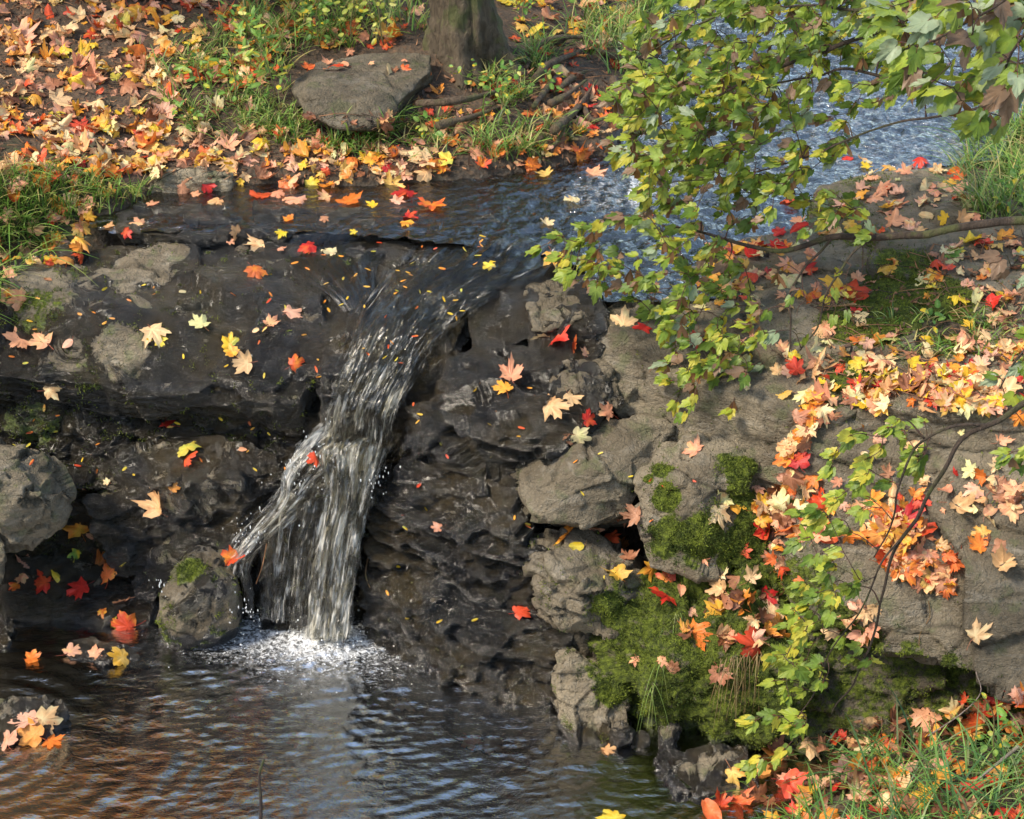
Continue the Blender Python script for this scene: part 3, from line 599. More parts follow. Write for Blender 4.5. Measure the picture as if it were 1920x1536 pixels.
def dropz(x, y, z0=3.0, bv=None):
    loc, nor, idx, dist = (bv or BV).ray_cast(Vector((x, y, z0)), Vector((0, 0, -1)))
    return (None, None) if loc is None else (loc[2], np.array(nor))
def grid_mesh(name, xs, ys, zf, keep=None, attrs=None):
    X, Y = np.meshgrid(xs, ys, indexing='ij'); x = X.ravel(); y = Y.ravel()
    z = zf(x, y); n, m = X.shape
    i = np.arange(n - 1)[:, None] * m + np.arange(m - 1)[None]
    F = np.stack([i, i + m, i + m + 1, i + 1], -1).reshape(-1, 4)
    at = attrs(x, y) if attrs else {}
    if keep is not None:
        k = keep(x, y); F = F[k[F].all(1)]; used = np.unique(F); mp = np.full(len(x), -1); mp[used] = np.arange(len(used))
        F = mp[F]; x, y, z = x[used], y[used], z[used]; at = {a: v[used] for a, v in at.items()}
    return mesh_np(name, np.stack([x, y, z], 1), [F], at)
RC = AZ(-40, 1400, 0)      # centre of the rings at the left
FB = AZ(610, 1195, 0)      # foot of the fall
def pool_z(x, y):
    P = np.stack([x, y, 0 * x], 1)
    wob = .05 * pn(P * 3, 2)
    r = np.hypot(x - RC[0], (y - RC[1])) + .03 * pn(P * 4, 3); q = np.hypot(x - FB[0], y - FB[1]) + wob
    a = .0027 * (.5 + np.abs(pn(P * 4, 15)) * 1.5) * np.sin(r * 2 * math.pi / (.062 + .02 * np.clip(r, 0, 1)) + 3.0 * pn(P * 3.5, 14)) * sstep(1.0, .2, r) * (.7 + .6 * pn(P * 3, 8))
    b = .0020 * np.sin(q * 2 * math.pi / .058 - 1 + 2.5 * pn(P * 4, 12)) * np.exp(-q * .5) * sstep(.45, 1.2, r) * (.5 + 1.2 * pn(P * np.array([3, 6, 1]), 11))
    c = .0030 * fbm(P * np.array([.6, 1.5, 1]), 9, 3, 66) + .0040 * fbm(P * np.array([.5, 1.4, 1]) + .02 * pn(P * 8, 5)[:, None], 32, 4, 60, .62) * (.40 + sstep(1.9, .1, q)) * sstep(.15, 1.0, r) * (.45 + .8 * np.abs(fbm(P, 1.6, 2, 70)))
    churn = .008 * fbm(P, 40, 4, 80) * sstep(.32, .03, np.hypot((x - FB[0]) * .75, y - FB[1] + .02)) + .022 * sstep(.16, .0, np.hypot((x - FB[0]), y - FB[1]))
    return a + b + c + churn
def pool_at(x, y):
    P = np.stack([x, y, 0 * x], 1)
    q = np.hypot((x - FB[0] - .02) * .8, (y - FB[1] + .03) * 1.15); q2 = np.hypot((x - FB[0] + .3) * .8, (y - FB[1] - .02) * 1.7)
    f = .62 * sstep(.15, .02, q) + .42 * sstep(.50, .06, q) + .30 * sstep(.34, .05, q2) + .14 * sstep(.75, .3, q)
    return {'foam': np.clip(f, 0, 1)}
pool = link('pool_water', grid_mesh('pool', axis(-9, 4.2, -1.75, 1.1, .0085), axis(1.5, 5.8, 4.25, 5.55, .0085), pool_z, None, pool_at), M['pool'], kind='structure')
# upper stream: a living sheet over the shallow bed
def stream_z(x, y):
    P = np.stack([x, y, 0 * x], 1); pr = proj(np.stack([x, y, np.full_like(x, ZS)], 1))
    calm = sstep(1000, 780, pr[:, 0]) * sstep(430, 400, pr[:, 1])
    far = sstep(6.6, 8, y)
    amp = .0015 * calm + (1 - calm) * (.0085 + .004 * far)
    return ZS - .004 - .006 * (1 - calm) + amp * fbm(P * np.array([1., 1.3, 1]), 15, 4, 90, .6) + (1 - calm) * .004 * pn(P * np.array([30, 30, 1]), 95)
def stream_at(x, y):
    P = np.stack([x, y, 0 * x], 1); pr = proj(np.stack([x, y, np.full_like(x, ZS)], 1))
    f = .30 * sstep(150, 20, np.hypot((pr[:, 0] - 1140), (pr[:, 1] - 345) * 2)) + .22 * sstep(260, 60, np.hypot((pr[:, 0] - 1050) * .8, (pr[:, 1] - 400) * 2)) + .38 * sstep(5.9, 6.6, y) * (pr[:, 0] > 1180)  # far term whitens the upper stream: riffle foam plus painted-in sky sparkle
    return {'foam': np.clip(f, 0, 1)}
def skeep(x, y):
    sd = sdpoly(x, y, STREAM); pr = proj(np.stack([x, y, np.full_like(x, ZS)], 1))
    edge = np.interp(pr[:, 0], [0, 220, 640, 760, 1000, 1090, 1130, 1500], [395, 432, 432, 445, 470, 500, 560, 560])
    return (sd < .06) & (pr[:, 1] < edge)
link('stream_water', grid_mesh('stream', axis(-1.6, 12, -1.6, 2.9, .012), axis(5.4, 14, 5.4, 9, .012), stream_z, skeep, stream_at), M['stream'], kind='structure')
# sliding and falling water: sheets between a left and a right edge (px, py, Y or None = on the rock)
FALLV = Acc(); FUV = []; FW = []; FE = []
def onrock(px, py, lift):
    p, n, i = hit(px, py)
    return p + np.array([0, -.4, .9]) * lift
def sheet(L, R, nu, nv, white, lift=.012, amp=.006, off=0., edge=.15, wid=None):
    def res(E):
        out = []
        for px, py, Y in E:
            if Y is None: out.append(onrock(px, py, lift)); continue
            p = AY(px, py, Y); h = hit(px, py)[0]
            if h is not None and h[1] - .02 < p[1]: p = AY(px, py, h[1] - .025)
            out.append(p)
        return np.array(out)
    A = spline(res(L), nv); B = spline(res(R), nv)
    for k in range(3):
        A[1:-1] = (A[:-2] + A[1:-1] * 2 + A[2:]) / 4; B[1:-1] = (B[:-2] + B[1:-1] * 2 + B[2:]) / 4
    u = np.linspace(0, 1, nu)[None, :, None]; P = A[:, None] * (1 - u) + B[:, None] * u
    al = np.concatenate([[0], np.cumsum(np.linalg.norm(np.diff((A + B) / 2, axis=0), axis=1))])
    wd = np.linalg.norm(A - B, axis=1).mean() if wid is None else wid
    uv = np.stack([np.broadcast_to(u[..., 0] * wd, (nv, nu)), np.broadcast_to(al[:, None], (nv, nu)), np.full((nv, nu), off)], -1).reshape(-1, 3)
    T = np.gradient(P, axis=0); S = np.gradient(P, axis=1); N = np.cross(S, T); N /= np.linalg.norm(N, axis=2)[..., None] + 1e-9
    N *= np.sign((N @ np.array([0, -1, .6])))[..., None]
    ns = (fbm(uv * np.array([1, .16, 1]) + off * 3.1, 42, 4, 33, .6)).reshape(nv, nu, 1)
    bulge = np.sin(np.pi * u)
    P = P + N * (amp * ns + .012 * bulge)
    i = np.arange(nv - 1)[:, None] * nu + np.arange(nu - 1)[None]
    F = np.stack([i, i + 1, i + nu + 1, i + nu], -1).reshape(-1, 4)
    FALLV.add(P.reshape(-1, 3), F)
    wv = white if not callable(white) else white(np.linspace(0, 1, nv))
    e = np.sqrt(np.clip(sstep(0, edge, u[..., 0]) * sstep(1, 1 - edge, u[..., 0]), 0, 1))
    FUV.append(uv); FW.append((np.broadcast_to(np.asarray(wv).reshape(-1, 1), (nv, 1)) - .35 * (1 - e)).reshape(-1))
    tt = np.linspace(0, 1, nv)[:, None]; FE.append((sstep(0, .28, u[..., 0]) * sstep(1, .72, u[..., 0]) * (sstep(0, .06, tt) * sstep(1.0, .97, tt) * .7 + .3)).reshape(-1))
# slide over the chute
sheet([(760, 436, None), (720, 480, None), (680, 530, None), (640, 600, None), (625, 650, None)],
      [(1120, 470, None), (1060, 530, None), (950, 560, None), (875, 590, None), (850, 640, None)], 90, 120, lambda t: .0 + .16 * t ** 2, .012, .010, 0)
sheet([(520, 440, None), (500, 470, None), (520, 500, None), (600, 560, None), (640, 590, None)],
      [(800, 436, None), (780, 460, None), (740, 500, None), (720, 540, None), (700, 590, None)], 60, 60, lambda t: -.12 + 0 * t, .006, .004, 4)
# main fall, upper drop
for off, wh, dy in ((1, .40, 0), (1.7, .26, -.03)):
    sheet([(800, 470, None), (720, 540, None), (650, 610, 5.53 + dy), (612, 690, 5.47 + dy), (592, 770, 5.42 + dy), (582, 830, 5.40 + dy), (570, 880, 5.37 + dy)],
          [(1080, 500, None), (960, 560, None), (868, 620, 5.55 + dy), (806, 700, 5.47 + dy), (765, 770, 5.41 + dy), (752, 830, 5.38 + dy), (738, 890, 5.35 + dy)], 120, 240, lambda t, w=wh: w - .44 + .46 * sstep(.15, .75, t), .004, .020, off)
# left arm
sheet([(592, 770, 5.40), (535, 840, 5.37), (515, 905, 5.35), (478, 955, 5.33), (430, 1005, 5.30), (405, 1045, 5.28)],
      [(740, 840, 5.37), (670, 885, 5.33), (605, 935, 5.31), (550, 990, 5.29), (490, 1045, 5.27), (475, 1110, 5.25)], 60, 140, .38, 0, .020, 2.5)
sheet([(560, 830, 5.35), (530, 880, 5.33), (520, 930, 5.31), (470, 990, 5.28), (425, 1040, 5.26)], [(600, 850, 5.34), (560, 900, 5.31), (545, 945, 5.30), (495, 1010, 5.27), (450, 1060, 5.24)], 40, 120, .5, 0, .016, 12.5, .3)

# thin veil over the dark splitting rock
sheet([(500, 930, 5.36), (490, 1000, 5.33), (478, 1080, 5.29), (470, 1160, 5.26)], [(610, 900, 5.34), (600, 1000, 5.29), (590, 1080, 5.27), (580, 1170, 5.25)], 60, 110, .30, 0, .016, 3.3)
sheet([(590, 870, 5.32), (560, 960, 5.29), (540, 1060, 5.26), (530, 1180, 5.24)], [(680, 880, 5.31), (650, 960, 5.28), (620, 1060, 5.25), (610, 1190, 5.22)], 60, 110, .26, 0, .018, 17.3)
# main lower drop
for off, wh, dy in ((5, .42, 0), (5.7, .34, -.03)):
    sheet([(575, 830, 5.36 + dy), (592, 920, 5.31 + dy), (580, 1000, 5.29 + dy), (566, 1090, 5.26 + dy), (560, 1200, 5.21 + dy)],
          [(752, 825, 5.35 + dy), (712, 920, 5.31 + dy), (694, 1000, 5.28 + dy), (682, 1090, 5.25 + dy), (665, 1200, 5.20 + dy)], 90, 170, lambda t, w=wh: w + .02 + .2 * t, 0, .020, off)
sheet([(640, 880, 5.31), (630, 960, 5.28), (618, 1060, 5.24), (600, 1200, 5.18)], [(720, 880, 5.30), (700, 960, 5.27), (680, 1060, 5.23), (655, 1205, 5.18)], 50, 150, .42, 0, .012, 7.7, .3)
sheet([(445, 1050, 5.26), (450, 1100, 5.25), (455, 1150, 5.24)], [(468, 1060, 5.25), (478, 1110, 5.24), (482, 1160, 5.23)], 20, 50, .2, 0, .008, 8.8, .3)
# film on the wet slab right of the fall
_V = np.concatenate(FALLV.V); _F = np.concatenate(FALLV.F[4]); _n = np.cross(_V[_F[:, 2]] - _V[_F[:, 0]], _V[_F[:, 3]] - _V[_F[:, 1]])
_fl = (_n @ np.array([0, -.8, .6])) < 0; _F[_fl] = _F[_fl][:, ::-1]
FALLV.F[4] = [_F]
me = mesh_np('waterfall', np.concatenate(FALLV.V), [np.concatenate(FALLV.F[4])], {'fuv': np.zeros((FALLV.n, 2)), 'white': np.concatenate(FW), 'edge': np.concatenate(FE)})
me.attributes.remove(me.attributes['fuv'])
me.attributes.new('fuv', 'FLOAT_VECTOR', 'POINT').data.foreach_set('vector', np.concatenate(FUV).astype(np.float32).ravel())
link('waterfall', me, M['fall'], kind='structure')
# thrown drops and bubbles
t = NT('white_spray'); b = t.n('ShaderNodeBsdfPrincipled', Base__Color=(.85, .87, .88), Roughness=.15); t.set(b, 'Alpha', .75); M['spray'] = t.done(b)
acc = Acc(); ico = bmesh.new(); bmesh.ops.create_icosphere(ico, subdivisions=1, radius=1)
IV = np.array([v.co[:] for v in ico.verts]); IF = np.array([[v.index for v in f.verts] for f in ico.faces]); ico.free()
def drop(c, r, st=1.): acc.add(c + IV * np.array([r, r, r * st]), IF)
for k in range(90):
    a = RNG.normal(size=2) * np.array([.13, .06]); z = abs(RNG.normal()) * .035
    drop(FB + np.array([a[0], a[1] - .02, z + .004]), RNG.uniform(.0014, .004))
for k in range(130):                     # bubbles drifting on the pool
    a = RNG.normal(size=2) * np.array([.34, .15]); p = FB + np.array([a[0] + .02, -abs(a[1]) + .08, .0])
    p[2] = pool_z(np.array([p[0]]), np.array([p[1]]))[0]; drop(p, RNG.uniform(.0010, .0026), .6)
for cx, cy, Y, n, s in ((600, 850, 5.32, 40, .04), (560, 890, 5.31, 36, .04), (470, 1000, 5.27, 36, .03), (300, 1095, 5.18, 14, .012), (455, 1150, 5.2, 30, .03), (700, 900, 5.28, 25, .03)):
    for k in range(n):
        drop(AY(cx, cy, Y) + RNG.normal(size=3) * s, RNG.uniform(.0008, .0022), RNG.uniform(1, 4))
o = link('water_spray', acc.mesh('spray'), M['spray'], kind='stuff', label='white drops and bubbles thrown up around the foot of the waterfall', category='spray')
# ------------------------------------------------------------------ fallen leaves
PAL = {  # real leaf colours (linear)
 'r': ((.60, .035, .022), (.42, .02, .02), (.68, .09, .05)), 'ro': ((.68, .10, .03), (.60, .07, .025), (.70, .17, .05)),
 'o': ((.74, .26, .035), (.68, .18, .03), (.74, .33, .08)), 'oy': ((.76, .42, .05), (.78, .36, .05), (.70, .45, .12)),
 'y': ((.74, .52, .035), (.70, .56, .08), (.78, .47, .03)), 't': ((.74, .46, .22), (.70, .38, .17), (.76, .50, .26)),
 'p': ((.74, .36, .20), (.70, .30, .17), (.74, .40, .27)), 'c': ((.78, .66, .36), (.76, .58, .32), (.70, .66, .30)),
 'b': ((.20, .075, .03), (.28, .11, .05), (.14, .06, .035)), 'g': ((.16, .30, .05), (.24, .38, .08), (.10, .22, .04)),
 'yg': ((.50, .52, .10), (.42, .48, .08), (.56, .54, .16)), 'pb': ((.42, .19, .10), (.36, .15, .08), (.46, .22, .12))}
WORD = dict(r='red', ro='red-orange', o='orange', oy='golden-orange', y='yellow', t='tan', p='peach', c='cream', b='dark brown', g='green', yg='yellow-green', pb='light brown')
half = [(0, 1.0), (6, .80), (13, .78), (17, .62), (24, .40), (31, .58), (37, .70), (42, .66), (50, .95), (57, .74), (66, .70), (72, .50), (80, .36), (92, .48), (104, .60), (116, .40), (132, .34), (150, .26), (168, .20)]
MAPLE = [(a, r) for a, r in half] + [(180, .07)] + [(360 - a, r) for a, r in half[::-1][:-1]]
half3 = [(0, 1.0), (4, .88), (8, .84), (12, .72), (17, .68), (23, .56), (30, .57), (38, .66), (46, .56), (58, .47), (76, .42), (98, .38), (120, .36), (145, .30), (165, .20)]
TRI = [(a, r) for a, r in half3] + [(180, .10)] + [(360 - a, r) for a, r in half3[::-1][:-1]]
def oval(w=.62, n=22):
    out = []
    for k in range(n):
        t = 2 * math.pi * k / n; x = w * .5 * math.sin(t); y = .5 + .5 * math.cos(t)
        y = y if y > 0 else 0
        out.append((x * (1 - .25 * (y - .5)), y))
    return out
def leaf_outline(kind, rg):
    if kind in ('oval', 'leaflet'):
        P = np.array(oval(.62 if kind == 'oval' else .34, 22 if kind == 'oval' else 10)); c = np.array([0, .5])
        if kind == 'oval': P *= 1 + rg.normal(size=(len(P), 1)) * .015
        return P, c
    T = MAPLE if kind == 'maple' else TRI
    a = np.radians(np.array([q[0] for q in T])); r = np.array([q[1] for q in T])
    if kind == 'maple':
        r = r ** rg.uniform(.55, .95)
        if rg.random() < .35: c0 = rg.uniform(0, 6.28); r = r * (1 - rg.uniform(.2, .5) * np.exp(-(((a - c0 + np.pi) % (2 * np.pi) - np.pi) / .35) ** 2))
    r = r * (1 + rg.normal(size=len(r)) * .055); a = a + rg.normal(size=len(a)) * .03
    sx = rg.uniform(.78, 1.08)
    return np.stack([np.sin(a) * r * sx, np.cos(a) * r], 1), np.array([0, .0])
def leaf_geo(kind, size, col, rg, curl=1., stem=True, rings=3):
    """returns V, F, C in local space: lies in XY, tip toward +Y; size = overall width"""
    P, c = leaf_outline(kind, rg); n = len(P)
    cols = PAL[col] if isinstance(col, str) else col
    base = np.array(cols[rg.integers(len(cols))]) * rg.uniform(.8, 1.12)
    alt = np.array(cols[rg.integers(len(cols))])
    if isinstance(col, str) and rg.random() < .35:
        alt = np.array(PAL[{'r': 'ro', 'ro': 'o', 'o': 'oy', 'oy': 'o', 'y': 'yg', 't': 'c', 'p': 't', 'c': 't', 'b': 'pb', 'g': 'y', 'yg': 'y', 'pb': 'b'}[col]][0])
    fr = (np.arange(1, rings + 1) / rings) ** .85
    V = [c[None]] + [c + (P - c) * f for f in fr]
    V = np.concatenate(V); r2 = np.concatenate([[0]] + [np.full(n, f) for f in fr])
    ang = np.arctan2(V[:, 0], V[:, 1])
    rad = np.hypot(V[:, 0], V[:, 1])
    k1, k2, k3 = rg.normal(size=3); ph = rg.uniform(0, 6.28, 3)
    z = curl * (rad ** 2 * (.22 * abs(k1) * (1 if rg.random() < .45 else -1)) + rad ** 2 * .16 * k2 * np.cos(2 * ang + ph[0]) + rad ** 3 * .12 * np.cos(5 * ang + ph[1]) + .10 * k3 * rad ** 2 * np.cos(3 * ang + ph[2]) + .05 * np.abs(V[:, 0]))
    if rg.random() < .3: z += curl * rg.uniform(.2, .7) * np.abs(V[:, 0]) * (1 if rg.random() < .6 else -1)
    z += curl * .03 * rg.normal(size=len(V)) * r2
    V3 = np.stack([V[:, 0], V[:, 1], z], 1)
    # colour: veins paler, patches of the second colour, margins a little browner
    if kind in ('maple', 'tri'):
        lobes = np.radians([0, 50, -50, 104, -104] if kind == 'maple' else [0, 42, -42])
        v = np.min(np.abs(((ang[:, None] - lobes) + np.pi) % (2 * np.pi) - np.pi), axis=1); vein = np.exp(-(v / .10) ** 2) * (rad < .9)
    else: vein = np.exp(-(V[:, 0] / .04) ** 2)
    pat = sstep(-.1, .5, fbm(np.stack([V[:, 0], V[:, 1], np.full(len(V), rg.uniform(0, 50))], 1), 1.7, 2, 5))
    C = base[None] * (1 - pat[:, None]) + alt[None] * pat[:, None]
    C = C * (1 + .22 * vein[:, None]) * (1 - .18 * (r2[:, None] ** 4) * rg.random())
    F3 = np.stack([np.zeros(n, int), 1 + np.arange(n), 1 + (np.arange(n) + 1) % n], 1)
    F4 = []
    for q in range(rings - 1):
        a = 1 + q * n + np.arange(n); b = 1 + q * n + (np.arange(n) + 1) % n
        F4.append(np.stack([a, a + n, b + n, b], 1))
    F = [F3] + ([np.concatenate(F4)] if F4 else [])
    if stem and kind != 'leaflet':
        L = rg.uniform(.45, .9) * (.6 if kind == 'tri' else .4 if kind == 'oval' else 1); bend = rg.normal() * .25; m = 4 if rings > 2 else 2
        t = np.linspace(0, 1, m + 1); sx_ = bend * t * t; sy = -L * t; sz = .05 * rg.normal() * t + (z[0] - .01)
        w = .010
        SV = np.concatenate([np.stack([sx_ - w, sy, sz], 1), np.stack([sx_ + w, sy, sz], 1)]); o = len(V3)
        i = np.arange(m); SF = np.stack([o + i, o + i + 1, o + m + 1 + i + 1, o + m + 1 + i], 1)
        F.append(SF); V3 = np.concatenate([V3, SV]); C = np.concatenate([C, np.tile(base * np.array([.7, .35, .35]), (len(SV), 1))])
    wscale = size / (1.48 if kind == 'maple' else 1.0 if kind == 'tri' else 1.25)
    return V3 * wscale, F, np.clip(C, 0, 1)
def frame(nor, yaw, tilt, rg):
    n = np.array(nor, float) + rg.normal(size=3) * tilt; n /= np.linalg.norm(n)
    y = np.array([math.sin(yaw), math.cos(yaw), 0]); y -= n * (y @ n); y /= np.linalg.norm(y); x = np.cross(y, n)
    return np.stack([x, y, n], 1)
LB, LID = bvh_of(SURF + [pool])
WB = bvh_of([pool, bpy.data.objects['stream_water'], bpy.data.objects['waterfall']])[0]
def hit_any(px, py, under=False):
    p, n, i = hit(px, py)
    nm = BVID[i] if i is not None else None
    if not under:
        q, m, j = hit(px, py, WB)
        if q is not None and (p is None or q[1] < p[1] + .002): return q, np.array([m[0] * .3, m[1] * .3, abs(m[2])]), 'water'
    return p, n, nm
PXM = lambda p: proj(p)[0, 2] / FPX      # metres per photo pixel at p
leaf_no = 0
PLACED = []
def put_leaf(px, py, w, col, kind='maple', label=None, group=None, curl=1., tilt=.12, under=False, lift=None, seed=None, yaw=None):
    global leaf_no
    p, n, nm = hit_any(px, py, under)
    if p is None: return None
    rg = np.random.default_rng(1000 + leaf_no if seed is None else seed); leaf_no += 1
    if n[2] < 0: n = -n
    size = w * PXM(p)
    sz = size * (1.12 if kind == 'maple' else 1.)
    V, F, C = leaf_geo(kind, sz, col, rg, curl)
    n2 = np.array(n) * .8 + np.array([0, -.12, .35])
    R = frame(n2, rg.uniform(0, 6.283) if yaw is None else yaw, tilt, rg)
    V = V - np.array([0, sz * (.12 if kind == 'maple' else .4), 0])
    Wv = V @ R.T
    zz = (Wv @ (n / np.linalg.norm(n))); lo = np.percentile(zz, 12)
    org = p + np.asarray(n) * (-lo + (.002 if lift is None else lift))
    me = mesh_np('leaf', Wv, F, {'Col': C})
    o = link('fallen_leaf' if kind != 'leaflet' else 'fallen_leaflet', me, M['leaf'], loc=org, label=label, group=group, category='leaf' if kind != 'leaflet' else 'leaflet')
    PLACED.append((px, py, w, col, kind, nm, o)); return o
HAND = """288 625 50 t;298 639 30 y;374 606 38 c;432 642 36 y;436 660 28 oy;458 680 38 t;507 606 32 p;546 587 36 p;480 620 18 c oval;477 517 38 ro;577 467 36 r;618 474 32 c;480 460 38 t;526 469 20 p;528 438 26 y;432 453 16 p;440 436 30 t;342 549 20 c oval;555 682 34 ro;80 638 44 p;127 645 30 p oval;35 640 50 p;90 525 20 pb oval;97 728 34 t
238 436 24 r;260 422 36 p;150 430 36 oy;100 462 38 oy;95 488 28 y;148 458 44 o;120 412 24 p;65 420 22 t;203 425 28 t;145 383 22 o;200 361 40 oy;252 361 36 yg oval;345 352 32 pb;388 348 28 r;367 365 24 p;405 380 40 t;285 385 26 p;452 341 18 y;488 368 36 ro;520 366 30 p;555 377 44 p;610 372 32 p;655 378 46 o;698 386 24 y;760 365 50 r;745 378 28 p;810 388 52 ro;768 408 34 r;762 420 22 o;608 412 24 pb;542 412 22 o;664 436 16 y
918 500 28 y;540 342 44 ro;585 345 28 y;612 351 30 o;737 343 44 oy;385 292 44 ro;380 305 36 p;428 306 54 t;490 288 38 t;540 300 28 p;567 282 36 oy;650 325 44 oy;705 303 54 oy;730 320 36 r;760 330 30 p;795 306 44 t;838 298 34 ro;895 290 40 p;670 261 36 r;303 296 44 p;250 305 44 oy;197 308 40 t;130 290 56 c;150 308 32 r;55 312 48 c;75 340 50 o;110 190 48 t;160 155 58 p;45 187 30 y;150 237 46 r;127 252 36 oy;245 165 56 pb;310 182 48 p;310 215 44 p;405 152 52 p;408 124 34 y;340 150 38 ro;260 74 44 p;332 60 30 r;255 26 46 ro;325 27 34 y;45 68 54 p;15 195 40 b;120 220 48 p;215 240 40 t;480 240 30 b
1145 183 38 o;1052 138 36 t;1050 262 42 o;1090 235 38 p;1108 240 32 r;1092 296 48 ro;978 262 28 ro;1022 327 30 oy;1115 328 42 p;1155 125 38 r;1085 45 36 o;975 55 40 oy;1015 92 20 r;728 138 40 c oval
1208 405 40 r;1075 378 34 c;1025 420 28 c;1038 490 50 oy;1018 638 36 c;1055 634 46 r;1075 648 40 ro;1095 661 24 p;1170 608 50 t;1205 618 36 r;958 702 50 p;905 727 46 y;945 728 38 oy;1040 762 56 t;1072 748 36 t;1102 785 36 r;1133 768 40 p;1085 815 40 c;1066 826 30 p
1365 545 50 t;1570 545 56 oy;1600 552 60 ro;1515 560 40 o;1465 555 26 p;1610 600 44 c;1545 625 46 p;1668 640 50 yg;1738 640 38 y oval;1785 492 40 c oval;1790 478 40 g;1640 375 36 p;1680 385 38 p;1725 308 34 r;1590 298 24 r;1625 314 24 y;1660 355 40 p;1675 420 42 p;1710 425 34 p;1770 410 26 y;1730 350 30 c;1350 490 40 r;1400 470 40 t;1480 380 40 ro
1303 842 40 p;1418 918 26 p;1345 965 52 c;1355 938 40 c;1385 955 54 oy;1425 958 42 t;1465 955 46 t;1428 988 38 r;1452 992 34 o;1500 862 48 r;1490 893 44 pb;1492 825 40 c;1512 802 44 o;1522 778 50 o;1165 978 58 p;1192 968 38 pb;1110 995 38 p;1065 1003 54 o;1080 1025 38 y oval;1150 1010 40 ro;1168 1018 38 o;1178 1045 38 pb;1150 1078 54 oy;1218 1070 48 oy;1250 1085 42 ro;1240 1120 58 r;1275 1108 34 p oval;1320 1052 28 p;1395 1033 30 ro;1345 1150 50 oy;1300 1152 36 p;1312 1185 60 o;1400 1205 58 ro;1440 1118 46 r;1442 1150 60 t;1380 1088 52 pb;1410 1080 40 t;1372 1122 38 t;1485 1155 44 o;1455 1168 38 o;1835 1187 56 t;1730 940 38 r;1800 952 52 t;1825 920 42 p;1870 905 50 pb;1880 930 48 pb;1840 1000 42 oy;1835 1022 40 o;1895 957 48 p;1698 972 50 r;1702 1012 50 o;1740 1085 56 t;1775 1090 44 pb;1500 1027 22 c oval;1240 1240 26 p;1195 1240 26 p;1262 1250 24 pb;1350 1265 44 pb;1500 1090 24 ro
980 1145 42 ro;1140 1408 30 t;1352 1507 36 ro;880 1387 42 ro;915 1393 46 t;610 1310 40 c;752 1322 40 t;700 1305 36 g;560 1388 34 r;600 1372 38 t;1150 1532 50 y
320 797 38 r;350 845 44 y;355 865 46 r;454 844 22 p oval;326 913 22 o;298 948 54 t;200 903 16 t;160 925 22 p;148 988 46 oy;168 1007 22 p oval;185 1052 60 o;207 1076 50 ro;140 1040 34 g;103 1075 34 y oval;80 1093 46 r;150 1105 46 r;45 1057 36 p;28 1100 28 ro;42 1085 24 p;230 1133 44 p;193 1149 22 o;235 1168 50 ro;215 1170 34 y;233 1060 22 y;135 1222 42 p;180 1225 32 p;218 1235 44 oy;60 1235 30 o;50 1352 60 p;88 1345 50 t;60 1377 48 o;98 1392 40 o;20 1390 44 p;438 1052 38 ro;590 862 32 ro;820 988 22 p;788 912 16 r oval"""
for ln in HAND.split('\n'):
    for it in ln.split(';'):
        q = it.split(); px, py, w_ = map(int, q[:3])
        under = (px, py) in ((880, 1387), (915, 1393), (610, 1310), (752, 1322), (700, 1305), (560, 1388), (600, 1372))
        fl = py > 1200 and px < 260 or (px, py) in ((98, 1392), (1150, 1532))
        if under:
            # sunk just below the surface of the pool
            p = AZ(px, py, -.014); rg = np.random.default_rng(px)
            V, F, C = leaf_geo('maple', w_ * PXM(p) * 1.12, q[3], rg, .5); R = frame((0, 0, 1), rg.uniform(0, 6), .1, rg)
            o = link('fallen_leaf', mesh_np('leaf', V @ R.T, F, {'Col': C}), M['leaf'], loc=p, category='leaf'); PLACED.append((px, py, w_, q[3], 'maple', 'sunk', o)); continue
        put_leaf(px, py, w_, q[3], q[4] if len(q) > 4 else 'maple', curl=.6 if fl else 1.15 if w_ > 30 else .8, tilt=.05 if fl else .16)
# small locust leaflets stuck to the wet rock
LFZ = [([(20, 560), (300, 520), (620, 560), (600, 740), (0, 690)], 34), ([(700, 450), (960, 440), (900, 560), (740, 700), (650, 640)], 40), ([(0, 720), (540, 780), (540, 900), (0, 900)], 34), ([(760, 700), (1000, 700), (1050, 1250), (720, 1150)], 26), ([(620, 470), (760, 470), (640, 600), (450, 480)], 14), ([(1200, 800), (1400, 850), (1100, 1150), (1000, 900)], 10)]
LEAFLETS = []
rgz = np.random.default_rng(77)
for poly, cnt in LFZ:
    P = np.array(poly); k = 0
    while k < cnt:
        px, py = rgz.uniform(P[:, 0].min(), P[:, 0].max()), rgz.uniform(P[:, 1].min(), P[:, 1].max())
        if not inpoly(np.array([px]), np.array([py]), poly)[0]: continue
        put_leaf(px, py, rgz.uniform(11, 19), ['o', 'oy', 'y', 'y', 'ro'][rgz.integers(5)], 'leaflet', curl=.5, tilt=.35); k += 1
